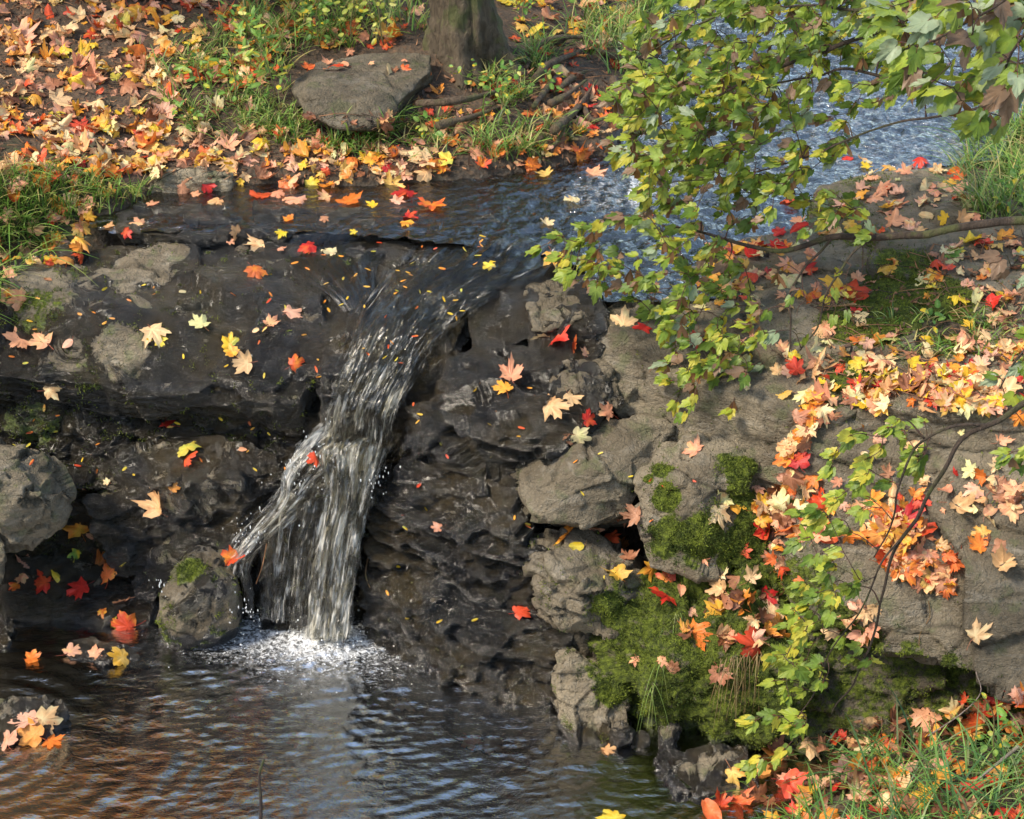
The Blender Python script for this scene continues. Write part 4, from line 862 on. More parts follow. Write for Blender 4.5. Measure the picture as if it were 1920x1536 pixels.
# ---- leaf litter: largest as things, the rest as one heap
ZONES = [  # polygon, count, width range, colours, curl
 ([(-150, -40), (560, -40), (540, 90), (420, 240), (560, 250), (900, 310), (700, 345), (290, 335), (-150, 330)], 900, (20, 44), 'p p t t pb b o oy ro c t y oy', 1.5),
 ([(-150, 200), (330, 240), (480, 300), (300, 330), (-150, 335)], 130, (30, 50), 'p t oy c ro o', 1.3),
 ([(560, 220), (1150, 200), (1150, 300), (900, 320), (560, 320)], 120, (22, 40), 'o ro p pb oy t b', 1.4),
 ([(820, 120), (1150, 80), (1150, 230), (760, 230)], 70, (22, 40), 'ro p r o pb b', 1.4),
 ([(930, -60), (1260, -60), (1180, 110), (960, 90)], 110, (22, 44), 'o oy y ro p t pb', 1.4),
 ([(450, -60), (830, -60), (800, 90), (560, 110), (420, 250)], 90, (22, 40), 'o ro p oy pb', 1.4),
 ([(-60, 330), (230, 330), (160, 470), (40, 560), (-60, 560)], 70, (24, 46), 'o oy p ro t', 1.2),
 ([(1620, 300), (1800, 320), (1840, 420), (1560, 480), (1520, 440), (1600, 340)], 60, (26, 40), 'p t c p oy ro', 1.1),
 ([(1250, 470), (1500, 400), (1520, 520), (1300, 600), (1220, 560)], 60, (26, 44), 'p t c r p oy', 1.),
 ([(1540, 560), (1700, 480), (1960, 420), (2060, 760), (1700, 760), (1530, 700)], 190, (28, 46), 'p p t pb c o t y oy r', 1.2),
 ([(1480, 690), (2050, 640), (2050, 770), (1540, 770), (1470, 740)], 190, (30, 48), 'p o t pb t c r oy y', 1.2),
 ([(1500, 720), (1560, 750), (1530, 850), (1500, 960), (1470, 1100), (1430, 1060), (1465, 900)], 60, (30, 48), 'o p t c ro pb b', 1.4),
 ([(1400, 940), (1560, 940), (1660, 930), (1690, 1010), (1560, 1010), (1430, 1000)], 60, (30, 50), 'o t p pb oy ro', 1.4),
 ([(1640, 970), (1720, 960), (1800, 1030), (1790, 1110), (1700, 1100), (1640, 1040)], 70, (34, 52), 'o t p pb oy ro t', 1.6),
 ([(1350, 1080), (1460, 1080), (1480, 1190), (1400, 1210), (1280, 1200), (1270, 1170), (1340, 1130)], 34, (30, 50), 'p t pb o b', 1.5),
 ([(1560, 1110), (1640, 1130), (1650, 1200), (1560, 1190)], 12, (28, 40), 'p t pb', 1.4),
 ([(1850, 880), (2000, 880), (2000, 1060), (1840, 1060)], 16, (30, 50), 'p t pb b', 1.4),
 ([(1380, 1440), (1700, 1330), (2050, 1280), (2050, 1620), (1300, 1620)], 330, (36, 64), 'p o ro r pb t oy b', 1.5),
]
ZONES += [([(1500, 770), (1960, 770), (1960, 1060), (1760, 960), (1520, 950)], 46, (22, 42), 'p t pb c o r', 1.2), ([(1250, 580), (1540, 520), (1560, 740), (1400, 740)], 30, (22, 42), 'p t c o r y', 1.1), ([(1300, 530), (1380, 460), (1530, 420), (1540, 520), (1320, 560)], 40, (22, 42), 'p t c o r y', 1.1), ([(570, 115), (800, 105), (720, 190), (600, 190)], 9, (20, 34), 'p oy pb ro', 1.), ([(-480, -40), (-150, -40), (-150, 400), (-480, 400)], 260, (24, 44), 'p t oy y o ro pb c', 1.4), ([(2060, 420), (2400, 400), (2400, 760), (2060, 760)], 150, (28, 46), 'p t oy y o r c', 1.3)]
LIT = []
for poly, cnt, (w0, w1), cs, cu in ZONES:
    P = np.array(poly); cs = cs.split(); k = tries = 0
    while k < cnt and tries < cnt * 12:
        tries += 1
        px, py = rgz.uniform(P[:, 0].min(), P[:, 0].max()), rgz.uniform(P[:, 1].min(), P[:, 1].max())
        if not inpoly(np.array([px]), np.array([py]), poly)[0]: continue
        if fbm(np.array([[px / 90., py / 50., 1.]]), 1, 2, 4)[0] < -.32 and rgz.random() < .8: continue
        if inpoly(np.array([px]), np.array([py]), [(1590, 540), (1680, 520), (1780, 560), (1760, 630), (1620, 620)])[0] and rgz.random() < .85: continue
        LIT.append((px, py, rgz.uniform(w0, w1) * .9 * (1 if rgz.random() < .75 else .6), cs[rgz.integers(len(cs))], cu)); k += 1
nthing = max(0, 292 - sum(1 for q in PLACED if q[4] != 'leaflet'))
vis = [i for i, q in enumerate(LIT) if 10 < q[0] < 1910 and 10 < q[1] < 1526 and not (q[0] > 1160 and q[1] < 430)]
big = set(sorted(vis, key=lambda i: -LIT[i][2])[:nthing])
litter = Acc()
lrng = np.random.default_rng(5)
for i, (px, py, wd, c, cu) in enumerate(LIT):
    if i in big: put_leaf(px, py, wd, c, 'maple' if i % 12 else 'oval', curl=cu, tilt=.35, lift=.006); continue
    p, n, nm = hit_any(px, py)
    if p is None or nm == 'water' and lrng.random() < .6: continue
    sz = wd * PXM(p); V, F, C = leaf_geo('maple' if i % 8 else 'oval', sz * 1.12, c, lrng, cu * 1.2, rings=3)
    if n[2] < 0: n = -n
    R = frame(np.array(n) + np.array([0, -.1, .5]), lrng.uniform(0, 6.28), .38, lrng); Wv = V @ R.T
    nn = n / np.linalg.norm(n); lo = np.percentile(Wv @ nn, 20)
    litter.add(Wv + p + nn * (-lo + lrng.uniform(0, .012)), F, C)
org = np.array([0, 7, 1.])
link('leaf_litter', litter.mesh('litter', org), M['leaf'], loc=org, kind='stuff', label='dense litter of smaller fallen maple leaves over the banks and rock crevices', category='leaf litter')
# twiggy crumbs and dark humus flakes between the leaves
crumb = Acc()
for poly, cnt in ((ZONES[0][0], 2600), (ZONES[2][0], 500), (ZONES[3][0], 400), (ZONES[9][0], 900), (ZONES[17][0], 600), (ZONES[4][0], 300), (ZONES[5][0], 300)):
    P = np.array(poly); q = rgz.uniform(P.min(0), P.max(0), size=(cnt, 2)); q = q[inpoly(q[:, 0], q[:, 1], poly)]
    for px, py in q:
        p, n, nm = hit(px, py)
        if p is None: continue
        c = [(.12, .06, .03), (.05, .03, .02), (.2, .10, .05), (.30, .15, .07)][lrng.integers(4)]
        if lrng.random() < .3:
            d = lrng.normal(size=3) * np.array([1, 1, .15]); d *= lrng.uniform(.02, .07) / np.linalg.norm(d)
            V, F = tube([p - d + [0, 0, .006], p + [0, 0, .009], p + d + [0, 0, .006]], .0014, 3); crumb.add(V, F, c)
        else:
            V, F, C = leaf_geo('leaflet', lrng.uniform(.015, .035), [c], lrng, 2.5, rings=1)
            crumb.add(V @ frame(n, lrng.uniform(0, 6.28), .5, lrng).T * np.array([1, 1, 1]) + p + [0, 0, .004], F, C)
link('twig_litter', crumb.mesh('crumbs', org), M['dry'], loc=org, kind='stuff', label='crumbled brown leaf bits and thin twigs on the soil of the banks', category='leaf litter')

# ---- labels that single leaves out
ANCH = [(60, 60, 'in the top left corner of the far bank'), (300, 40, 'near the top of the far left bank'), (130, 180, 'around the small grey stone on the far left bank'), (330, 180, 'beside the green weeds on the left bank'), (40, 290, 'low on the left bank near the frame edge'), (200, 270, 'on the left bank above the grass tussock'), (350, 290, 'on the bank behind the pale flat stone'), (480, 250, 'on the bank between the pale stone and the big flat stone'),
 (410, 150, 'caught in the tall weeds on the left bank'), (600, 300, 'on the muddy bank behind the still water'), (740, 310, 'on the bank just below the big flat stone'), (860, 290, 'on the bank right of the big flat stone'), (730, 140, 'on top of the big flat stone'), (560, 60, 'under the weeds left of the tree trunk'), (900, 200, 'in the hollow under the tree trunk'), (1010, 60, 'on the slope right of the tree trunk'), (1060, 140, 'on the tangle of exposed roots'), (1090, 260, 'at the foot of the exposed roots'), (1130, 330, 'in the riffle at the foot of the roots'),
 (90, 350, 'on the grass tussock at the left'), (80, 450, 'on the grass hanging over the left slab'), (230, 380, 'at the right end of the grass tussock'), (390, 370, 'at the left end of the still shallow water'), (590, 365, 'in the middle of the still shallow water'), (780, 390, 'at the right end of the still shallow water'), (440, 440, 'on the thin ledge at the brink'), (600, 470, 'on the wet rock just below the thin ledge'), (300, 630, 'on the front of the tilted slab'), (440, 660, 'on the flake of bedrock left of the fall'), (520, 600, 'on the tilted slab near the chute'), (80, 640, 'on the left end of the tilted slab'), (340, 550, 'on the middle of the tilted slab'), (100, 530, 'at the back left of the tilted slab'), (550, 690, 'right beside the falling water'),
 (900, 490, 'in the water sliding down the chute'), (1030, 440, 'in the fast water above the fall'), (1060, 640, 'below the small square stone'), (1180, 610, 'on the left tip of the flat shelf'), (930, 720, 'on the wet black rock right of the fall'), (1090, 780, 'between the wet black rock and the grey block'), (1370, 520, 'on the flat shelf beside the stream'), (1200, 400, 'in the stream under the branches'), (1680, 370, 'on the mossy flat rock beyond the branch'), (1790, 480, 'on the moss beside the thick branch'), (1560, 560, 'in the cluster on the mossy shelf'), (1650, 640, 'on the middle of the flat shelf'), (1850, 560, 'on the right bank below the thick branch'), (1850, 700, 'in the drift along the back of the right slab'), (1650, 720, 'where the flat shelf meets the right slab'), (1520, 780, 'at the top of the crevice beside the upright boulder'), (1490, 890, 'half way down the crevice beside the upright boulder'),
 (1310, 850, 'on the top of the upright mossy boulder'), (1380, 960, 'on the front of the upright mossy boulder'), (1460, 970, 'at the bottom of the crevice'), (1600, 970, 'on the right slab behind the sapling'), (1700, 1010, 'at the top of the heap on the right slab'), (1740, 1080, 'at the bottom of the heap on the right slab'), (1860, 940, 'on the bare right slab near the frame edge'), (1835, 1187, 'alone low on the bare right slab'), (1090, 1010, 'on the pale ledge over the pool'), (1170, 1000, 'in the gap behind the pale ledge'), (1200, 1080, 'on the left edge of the moss'), (1250, 1120, 'lying on the bright moss'), (1320, 1170, 'in the bunch on the moss hummock'), (1420, 1110, 'on the brown drift behind the moss hummock'), (1430, 1190, 'on the right of the moss hummock'), (1240, 1250, 'stuck on the front of the moss hummock'), (1600, 1160, 'behind the drooping sapling stem'),
 (980, 1145, 'stuck on the dark rock above the waterline'), (1140, 1408, 'floating beside the small waterline stones'), (1400, 1500, 'on the grass at the lower left of the near bank'), (1600, 1450, 'in the middle of the near grass'), (1850, 1400, 'on the near bank at the right edge'), (1850, 1510, 'in the bottom right corner'), (1150, 1532, 'floating at the bottom edge of the pool'),
 (340, 840, 'on the shelf under the slab'), (320, 797, 'high on the black undercut wall'), (454, 844, 'right end of the shelf under the slab'), (300, 930, 'on the slanting dark rock'), (170, 920, 'beside the large left boulder'), (160, 1000, 'between the large boulder and the slanting rock'), (190, 1060, 'in the pile on the low shelf'), (90, 1085, 'on the left of the low shelf'), (230, 1150, 'at the waterline of the low shelf'), (170, 1225, 'on the flat stone in the pool'), (60, 1235, 'floating below the low shelf'), (60, 1360, 'on the stone island in the pool'), (438, 1052, 'on top of the tilted block'), (590, 862, 'caught in the falling water'), (800, 950, 'on the craggy wet face right of the fall')]
ORD = ['leftmost', 'second from the left', 'third from the left', 'fourth from the left', 'fifth from the left', 'sixth from the left', 'seventh from the left', 'eighth from the left']
from collections import defaultdict
grp = defaultdict(list)
UND = {(880, 1387): 'sunk in the dark right of the pool', (915, 1393): 'sunk in the dark right of the pool', (610, 1310): 'sunk just in front of the waterfall foam', (752, 1322): 'sunk in the middle of the pool', (700, 1305): 'sunk near the right wall of the pool', (560, 1388): 'sunk in the rippled middle of the pool', (600, 1372): 'sunk in the rippled middle of the pool'}
for q in PLACED:
    px, py, wd, c, kind, nm, o = q
    an = UND.get((px, py)) or min(ANCH, key=lambda a: (a[0] - px) ** 2 + ((a[1] - py) * 1.3) ** 2)[2]
    noun = 'oval leaf' if kind == 'oval' else 'slender leaflet' if kind == 'leaflet' else 'maple leaf'
    grp[(WORD[c], noun, an)].append(q)
for (cw, noun, an), qs in grp.items():
    qs.sort(key=lambda q: q[0])
    if noun == 'slender leaflet':
        size = 'tiny '
        for k, q in enumerate(qs):
            q[6]['label'] = (f'{ORD[k].split()[0]} ' if 1 < len(qs) <= 8 else '') + f'{size}{cw} leaflet {an}'
            q[6]['group'] = 'tiny leaflets stuck to the wet rocks'
        continue
    if len(qs) == 1: qs[0][6]['label'] = f'{cw} {noun} {an}'; qs[0][6]['group'] = 'fallen leaves'; continue
    for k, q in enumerate(qs):
        pre = ORD[k] if k < 8 else ORD[7]
        if k == len(qs) - 1: pre = 'rightmost'
        q[6]['label'] = f'{pre.split()[0]} {cw} {noun} {an}'; q[6]['group'] = 'fallen leaves'
# ------------------------------------------------------------------ grass, weeds, moss
GREENS = [(.11, .22, .03), (.16, .30, .045), (.07, .15, .025), (.22, .33, .06), (.28, .33, .09), (.40, .34, .12)]
def blade(acc, p, L, w, lean, az, col, rg, m=6, droop=1.):
    t = np.linspace(0, 1, m + 1)
    out = L * (lean * t + .55 * droop * t * t); up = L * (t - .45 * droop * lean * t * t - .25 * droop * t ** 3)
    d = np.array([math.cos(az), math.sin(az), 0]); s = np.array([-d[1], d[0], 0])
    c = p + out[:, None] * d + up[:, None] * np.array([0, 0, 1.]) + (s * rg.normal() * .08 * L) * (t ** 2)[:, None]
    ww = w * (1 - t ** 2.2) + .0003
    tw = rg.uniform(-.6, .6); s2 = s[None] * np.cos(tw * t)[:, None] + np.array([0, 0, 1.]) * np.sin(tw * t)[:, None]
    V = np.concatenate([c - s2 * ww[:, None], c + s2 * ww[:, None]]); i = np.arange(m)
    F = np.stack([i, m + 1 + i, m + 2 + i, i + 1], 1)
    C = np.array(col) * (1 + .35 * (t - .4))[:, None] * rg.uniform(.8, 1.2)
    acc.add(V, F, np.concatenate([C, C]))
def grass(label, poly, n, L, w=.0022, lean=(.1, .7), droop=1., seed=0, cols=GREENS, clump=1, name='grass', az=None):
    rg = np.random.default_rng(seed); acc = Acc(); P = np.array(poly); k = 0; tries = 0
    while k < n and tries < n * 6:
        tries += 1
        q = rg.uniform(P.min(0), P.max(0))
        if not inpoly(np.array([q[0]]), np.array([q[1]]), poly)[0]: continue
        if clump > 1 and fbm(np.array([[q[0] / 55., q[1] / 30., seed]]), 1, 2, 9)[0] < .0: continue
        p, nn, nm = hit(*q)
        if p is None: continue
        a0 = rg.uniform(0, 6.28) if az is None else az + rg.normal() * .9
        for j in range(clump):
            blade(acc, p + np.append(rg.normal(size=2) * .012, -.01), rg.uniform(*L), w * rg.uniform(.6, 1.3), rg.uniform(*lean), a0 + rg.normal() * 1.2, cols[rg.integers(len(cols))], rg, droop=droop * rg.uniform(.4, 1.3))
        k += 1
    org = hit(*P.mean(0))[0]; org = np.array([0, 5, 0.]) if org is None else org
    return link(name, acc.mesh('grass', org), M['grass'], loc=org, kind='stuff', label=label, category='grass')
grass('green grass tussock growing on the left bank above the tilted slab', [(-150, 330), (120, 315), (240, 350), (285, 350), (240, 385), (170, 400), (60, 440), (-150, 500)], 1500, (.05, .13), seed=1, az=-1.2)
grass('long grass hanging down over the left end of the tilted slab', [(-150, 430), (80, 420), (130, 440), (50, 500), (-40, 600), (-150, 620)], 520, (.08, .18), lean=(.5, 1.1), seed=2, az=-1.3)
grass('sparse green grass among the leaves on the far left bank', [(250, 100), (520, 20), (560, 240), (480, 290), (330, 240)], 300, (.05, .12), seed=3, clump=3)
grass('grass blades along the foot of the big flat stone', [(420, 200), (560, 180), (600, 250), (760, 220), (900, 240), (1130, 230), (1000, 300), (560, 290)], 330, (.05, .12), seed=4, clump=3)
grass('grass on the slope between the tree trunk and the roots', [(900, 150), (1000, 90), (1250, -60), (1290, -60), (1200, 130), (1150, 150), (1060, 60), (980, 200), (900, 240)], 420, (.06, .15), seed=5, clump=3)
grass('dense tall grass behind the far left weeds', [(420, -80), (830, -80), (800, 60), (620, 100), (480, 110)], 420, (.08, .18), seed=6, clump=3)
grass('bright green grass on the right bank below the stream', [(1800, 250), (2100, 180), (2100, 430), (1840, 420), (1790, 350)], 900, (.08, .20), seed=7, clump=2, az=3.)
grass('short grass beside the moss on the right shelf', [(1600, 600), (1950, 560), (1950, 680), (1700, 690)], 70, (.03, .08), seed=8, clump=3)
FG = [(1330, 1560), (1420, 1480), (1500, 1420), (1650, 1400), (1800, 1390), (2050, 1380), (2080, 1660), (1300, 1660)]
grass('tall curved green grass on the near bank at the lower right', FG, 260, (.09, .22), w=.0026, lean=(.15, .6), droop=1.25, seed=9, clump=2, cols=[(.07, .17, .04), (.10, .23, .05), (.15, .27, .06), (.05, .12, .03), (.20, .24, .09)])
grass('fine fresh green grass at the bottom right corner', FG, 620, (.04, .12), w=.002, lean=(.3, .9), seed=10, clump=2, cols=GREENS[:4])
def hang(label, roots, n, L, cols, seed, name='grass'):
    rg = np.random.default_rng(seed); acc = Acc()
    for px, py in roots:
        p, nn, nm = hit(px, py)
        if p is None: continue
        for j in range(n):
            l = rg.uniform(*L); q = p + rg.normal(size=3) * np.array([.012, .004, .006]) + np.array([0, -.01, 0.01])
            d = np.array([rg.normal() * .35 - .15, -.5 - abs(rg.normal() * .25), .15])
            t = np.linspace(0, 1, 8)[:, None]
            path = q + d * t * l * .55 + np.array([0, 0, -1.]) * (t ** 1.6) * l
            V, F = tube(path, np.linspace(.0013, .0005, 8), 3); acc.add(V, F, np.array(cols[rg.integers(len(cols))]) * rg.uniform(.8, 1.2))
    org = hit(*roots[0])[0]
    link(name, acc.mesh('hang', org), M['grass'], loc=org, kind='stuff', label=label, category='grass')
hang('straw-brown dead grass hanging over the moss hummock', [(1400, 1225), (1380, 1235), (1360, 1240), (1420, 1228)], 9, (.10, .20), [(.30, .20, .08), (.22, .15, .06), (.35, .27, .12)], 3)
hang('thin green runners hanging down the left of the moss', [(1260, 1180), (1240, 1250), (1275, 1150), (1225, 1290)], 5, (.08, .2), [(.2, .3, .06), (.28, .32, .1)], 4)
# moss tufts on the mossy rocks
rg = np.random.default_rng(8); MV = []; MC = []
for ob in SURF[1:]:
    mo = ob_moss.get(ob.name)
    if mo is None or mo.max() < .45: continue
    me = ob.data; n = len(me.vertices); v = np.empty(n * 3, np.float32); me.vertices.foreach_get('co', v); v = v.reshape(-1, 3) + np.array(ob.location)
    nn = np.empty(n * 3, np.float32); me.vertex_normals.foreach_get('vector', nn); nn = nn.reshape(-1, 3)
    pr = proj(v); ok = (pr[:, 0] > -60) & (pr[:, 0] < 1980) & (pr[:, 1] > -60) & (pr[:, 1] < 1600) & ((nn @ np.array([0, -.85, .5])) > -.35)
    jit = fbm(v, 34, 4, 77) * .8
    idx = np.nonzero(ok & (mo + jit > .55))[0]
    if len(idx) == 0: continue
    rep = 3; idx = np.repeat(idx, rep)
    b = v[idx] + rg.normal(size=(len(idx), 3)) * .004; d = nn[idx] + rg.normal(size=(len(idx), 3)) * .6 + np.array([0, 0, .25]); d /= np.linalg.norm(d, axis=1)[:, None]
    s = np.cross(d, rg.normal(size=(len(idx), 3))); s /= np.linalg.norm(s, axis=1)[:, None]
    L = rg.uniform(.004, .010, len(idx))[:, None]; w = .0016
    MV.append(np.stack([b - s * w, b + s * w, b + d * L], 1).reshape(-1, 3))
    k = sstep(-.4, .5, fbm(b, 14, 4, 55))[:, None]
    c = (np.array([.05, .075, .010]) * (1 - k) + np.array([.16, .20, .018]) * k) * rg.uniform(.6, 1.4, (len(idx), 1))
    MC.append(np.repeat(c, 3, 0))
MV = np.concatenate(MV); MC = np.concatenate(MC); org = np.array([.7, 5, .3])
link('moss', mesh_np('moss', MV - org, [np.arange(len(MV)).reshape(-1, 3)], {'Col': MC}, False), M['moss'], loc=org, kind='stuff', label='short green moss cushions on the hummock, boulder and shelf of the right bank', category='moss')

# ---- leafy weeds: stem, leaves
def weed(label, base, Hh, n, kind='oval', col='g', lsize=.035, lean=(0, 0), seed=0, spread=1., cat='plant', name='leafy_weed', cap=40):
    rg = np.random.default_rng(seed); b = hit(*base)[0]
    if b is None: return
    root = link(name, None, loc=b, label=label, category=cat, group='leafy weeds on the banks')
    tip = np.array([lean[0], lean[1], Hh]); t = np.linspace(0, 1, 10)
    path = t[:, None] * tip + np.stack([.02 * np.sin(t * 5 + seed), .02 * np.sin(t * 4), -.01 * (t < .05)], 1) * t[:, None]
    a = Acc(); V, F = tube(path, np.linspace(.003, .0012, 10), 5); a.add(V, F, (.16, .14, .05)); a_mesh = a.mesh('stem'); link('stem', a_mesh, M['dry'], root)
    lf = []
    for k in range(n):
        u = .15 + .85 * (k + rg.random()) / n; p = path[min(9, int(u * 9))] * 1.0
        az = k * 2.4 + rg.normal() * .4; out = rg.uniform(.01, .05) * spread
        q = p + np.array([math.cos(az) * out, math.sin(az) * out, rg.uniform(-.005, .02)])
        Vl, Fl, Cl = leaf_geo(kind, lsize * rg.uniform(.7, 1.3), col if rg.random() < .8 else 'yg', rg, .8, rings=2, stem=False)
        R = frame((rg.normal() * .4, -.35 + rg.normal() * .4, .8), math.pi / 2 - az, .25, rg)
        lf.append((Vl @ R.T + q, Fl, Cl))
    for k, (Vl, Fl, Cl) in enumerate(lf[:cap]): link('leaf', mesh_np('leaf', Vl, Fl, {'Col': Cl}), M['green'], root)
    if len(lf) > cap:
        a = Acc()
        for q in lf[cap:]: a.add(*q)
        link('foliage', a.mesh('foliage'), M['green'], root, kind='stuff')
    return root
WD = [((475, 130), .26, 26, 'tall narrow-leaved green weed left of the big flat stone'), ((520, 190), .34, 34, 'tallest bright green weed beside the left edge of the big flat stone'), ((440, 190), .2, 22, 'bushy low weed on the left bank holding a yellow leaf'), ((380, 170), .14, 16, 'small green weed among the leaves on the left bank'),
      ((600, 90), .24, 26, 'green weed at the back of the big flat stone, left'), ((660, 85), .28, 28, 'yellow-green seedling clump left of the tree trunk'), ((720, 88), .3, 30, 'heart-leaved plant just left of the tree trunk'), ((560, 60), .26, 26, 'dense green weed at the top edge left of the trunk'),
      ((900, 175), .12, 12, 'low broad-leaved plant at the foot of the trunk'), ((945, 215), .18, 18, 'broad-leaved seedling growing in front of the exposed roots'), ((990, 190), .14, 14, 'green plant among red leaves beside the roots'), ((985, 45), .14, 16, 'low plant on the slope right of the trunk'), ((1090, 20), .16, 16, 'green weed on the slope near the overhanging branch'),
      ((350, 240), .1, 12, 'little weed low on the left bank'), ((800, 265), .08, 10, 'tiny weed on the muddy bank behind the still water'), ((1040, 180), .12, 12, 'small weed growing over the roots'),
      ((1880, 400), .22, 22, 'green weed in the grass of the right bank'), ((1740, 610), .05, 8, 'tiny weed on the mossy shelf'), ((1870, 1440), .26, 14, 'green seedling standing in the near grass at the right edge')]
for k, (b, hh, n, lab) in enumerate(WD):
    narrow = k in (0, 1, 3, 7)
    weed(lab, b, hh, int(n * 1.5), 'leaflet' if narrow else 'oval', 'g' if k not in (5, 6) else 'yg', .05 if narrow else .030, (RNG.normal() * .05, -.03), 100 + k)
# ---- tree with roots
BK = (.14, .105, .065)
def put(name, acc, mat, parent, org=None, **kw): return link(name, acc.mesh(name), mat, parent, **kw)
tb = hit(878, 128)[0]
tree = link('tree', None, loc=tb, label='mossy old tree trunk rising at the top of the far bank with spreading roots', category='tree')
a = Acc(); base = np.array([-.0, .08, -.12])
zz = np.array([0, .06, .14, .26, .4, .7, 1.1, 1.8, 3.0, 4.2]); rr = np.array([.165, .15, .125, .108, .10, .095, .092, .088, .08, .07])
V, F = tube(np.stack([-.03 * zz + .0, .02 * zz + .06, zz - .06], 1)[np.repeat(np.arange(9), 6)] + 0, 1) if False else (None, None)
pth = spline(np.stack([-.05 * zz, .02 * zz + .08, zz - .08], 1), 90); rad = np.interp(np.linspace(0, 1, 90), np.linspace(0, 1, 10), rr)
V, F = tube(pth, rad, 48)
c = np.repeat(pth, 48, 0)[:len(V)]; d = V - c; an = np.arctan2(d[:, 1], d[:, 0])
fl = 1 + .42 * np.exp(-np.clip(V[:, 2] + .05, 0, 9) * 7) * np.cos(4 * an + .6) + .22 * fbm(np.stack([np.cos(an) * 3, np.sin(an) * 3, V[:, 2] * 2.5], 1), 1.6, 4, 3) + .13 * fbm(V * np.array([1, 1, .3]), 42, 4, 4)
a.add(c + d * fl[:, None], F, BK); put('trunk', a, M['bark'], tree)
def rootp(pts, r, name='root', col=BK, par=tree, seed=0, wob=.35):
    P = []
    for q in pts:
        if len(q) == 3: P.append(AY(*q))
        else:
            h = hit(q[0], q[1])[0]; P.append(h + np.array([0, 0, .01]))
    P = spline(np.array(P), 30) - np.array(tb); a = Acc(); V, F = tube(P, np.interp(np.linspace(0, 1, 30), np.linspace(0, 1, len(r)), r), 10, wob, seed)
    a.add(V, F, col); put(name, a, M['bark'], par)
rootp([(850, 95, 7.70), (905, 112, 7.62), (960, 105, 7.60), (1010, 88, 7.62), (1060, 70, 7.66)], [.085, .07, .045, .028, .012], seed=1)
rootp([(835, 110, 7.66), (870, 132, 7.56), (900, 128, 7.58), (930, 120, 7.6)], [.08, .06, .05, .03], seed=2)
DR = (.17, .115, .07)
rl = [[(985, 130), (1010, 85), (1045, 72), (1095, 72), (1120, 95)], [(1000, 150), (1030, 120), (1080, 100), (1110, 85)], [(1040, 245), (1080, 205), (1110, 170), (1135, 140), (1100, 100)], [(1060, 230), (1100, 190), (1140, 170), (1150, 150)],
      [(1010, 270), (1030, 240), (1075, 210), (1120, 150)], [(1110, 105), (1160, 100), (1210, 112), (1250, 120)], [(1120, 95), (1170, 110), (1230, 108)], [(780, 195), (850, 190), (920, 175), (980, 150)], [(820, 235), (880, 220), (940, 200)], [(1050, 165), (1085, 140), (1130, 130)],
      [(1000, 285), (1020, 300), (1035, 280), (1060, 240)], [(1060, 215), (1070, 255), (1085, 262)], [(1090, 190), (1110, 225), (1150, 215)], [(1030, 195), (1060, 180), (1100, 150)], [(1150, 150), (1165, 190), (1155, 240)], [(1000, 200), (1040, 150), (1090, 120), (1140, 115)]]
for k, pts in enumerate(rl):
    P = []
    for q in pts:
        h = hit(*q)[0]; P.append((*q, h[1] - .05 - .07 * math.sin(len(P) + k)))
    rootp(P, [.009 + .004 * (k % 3), .011 + .003 * (k % 2), .008, .004], seed=5 + k, col=DR, wob=.3)

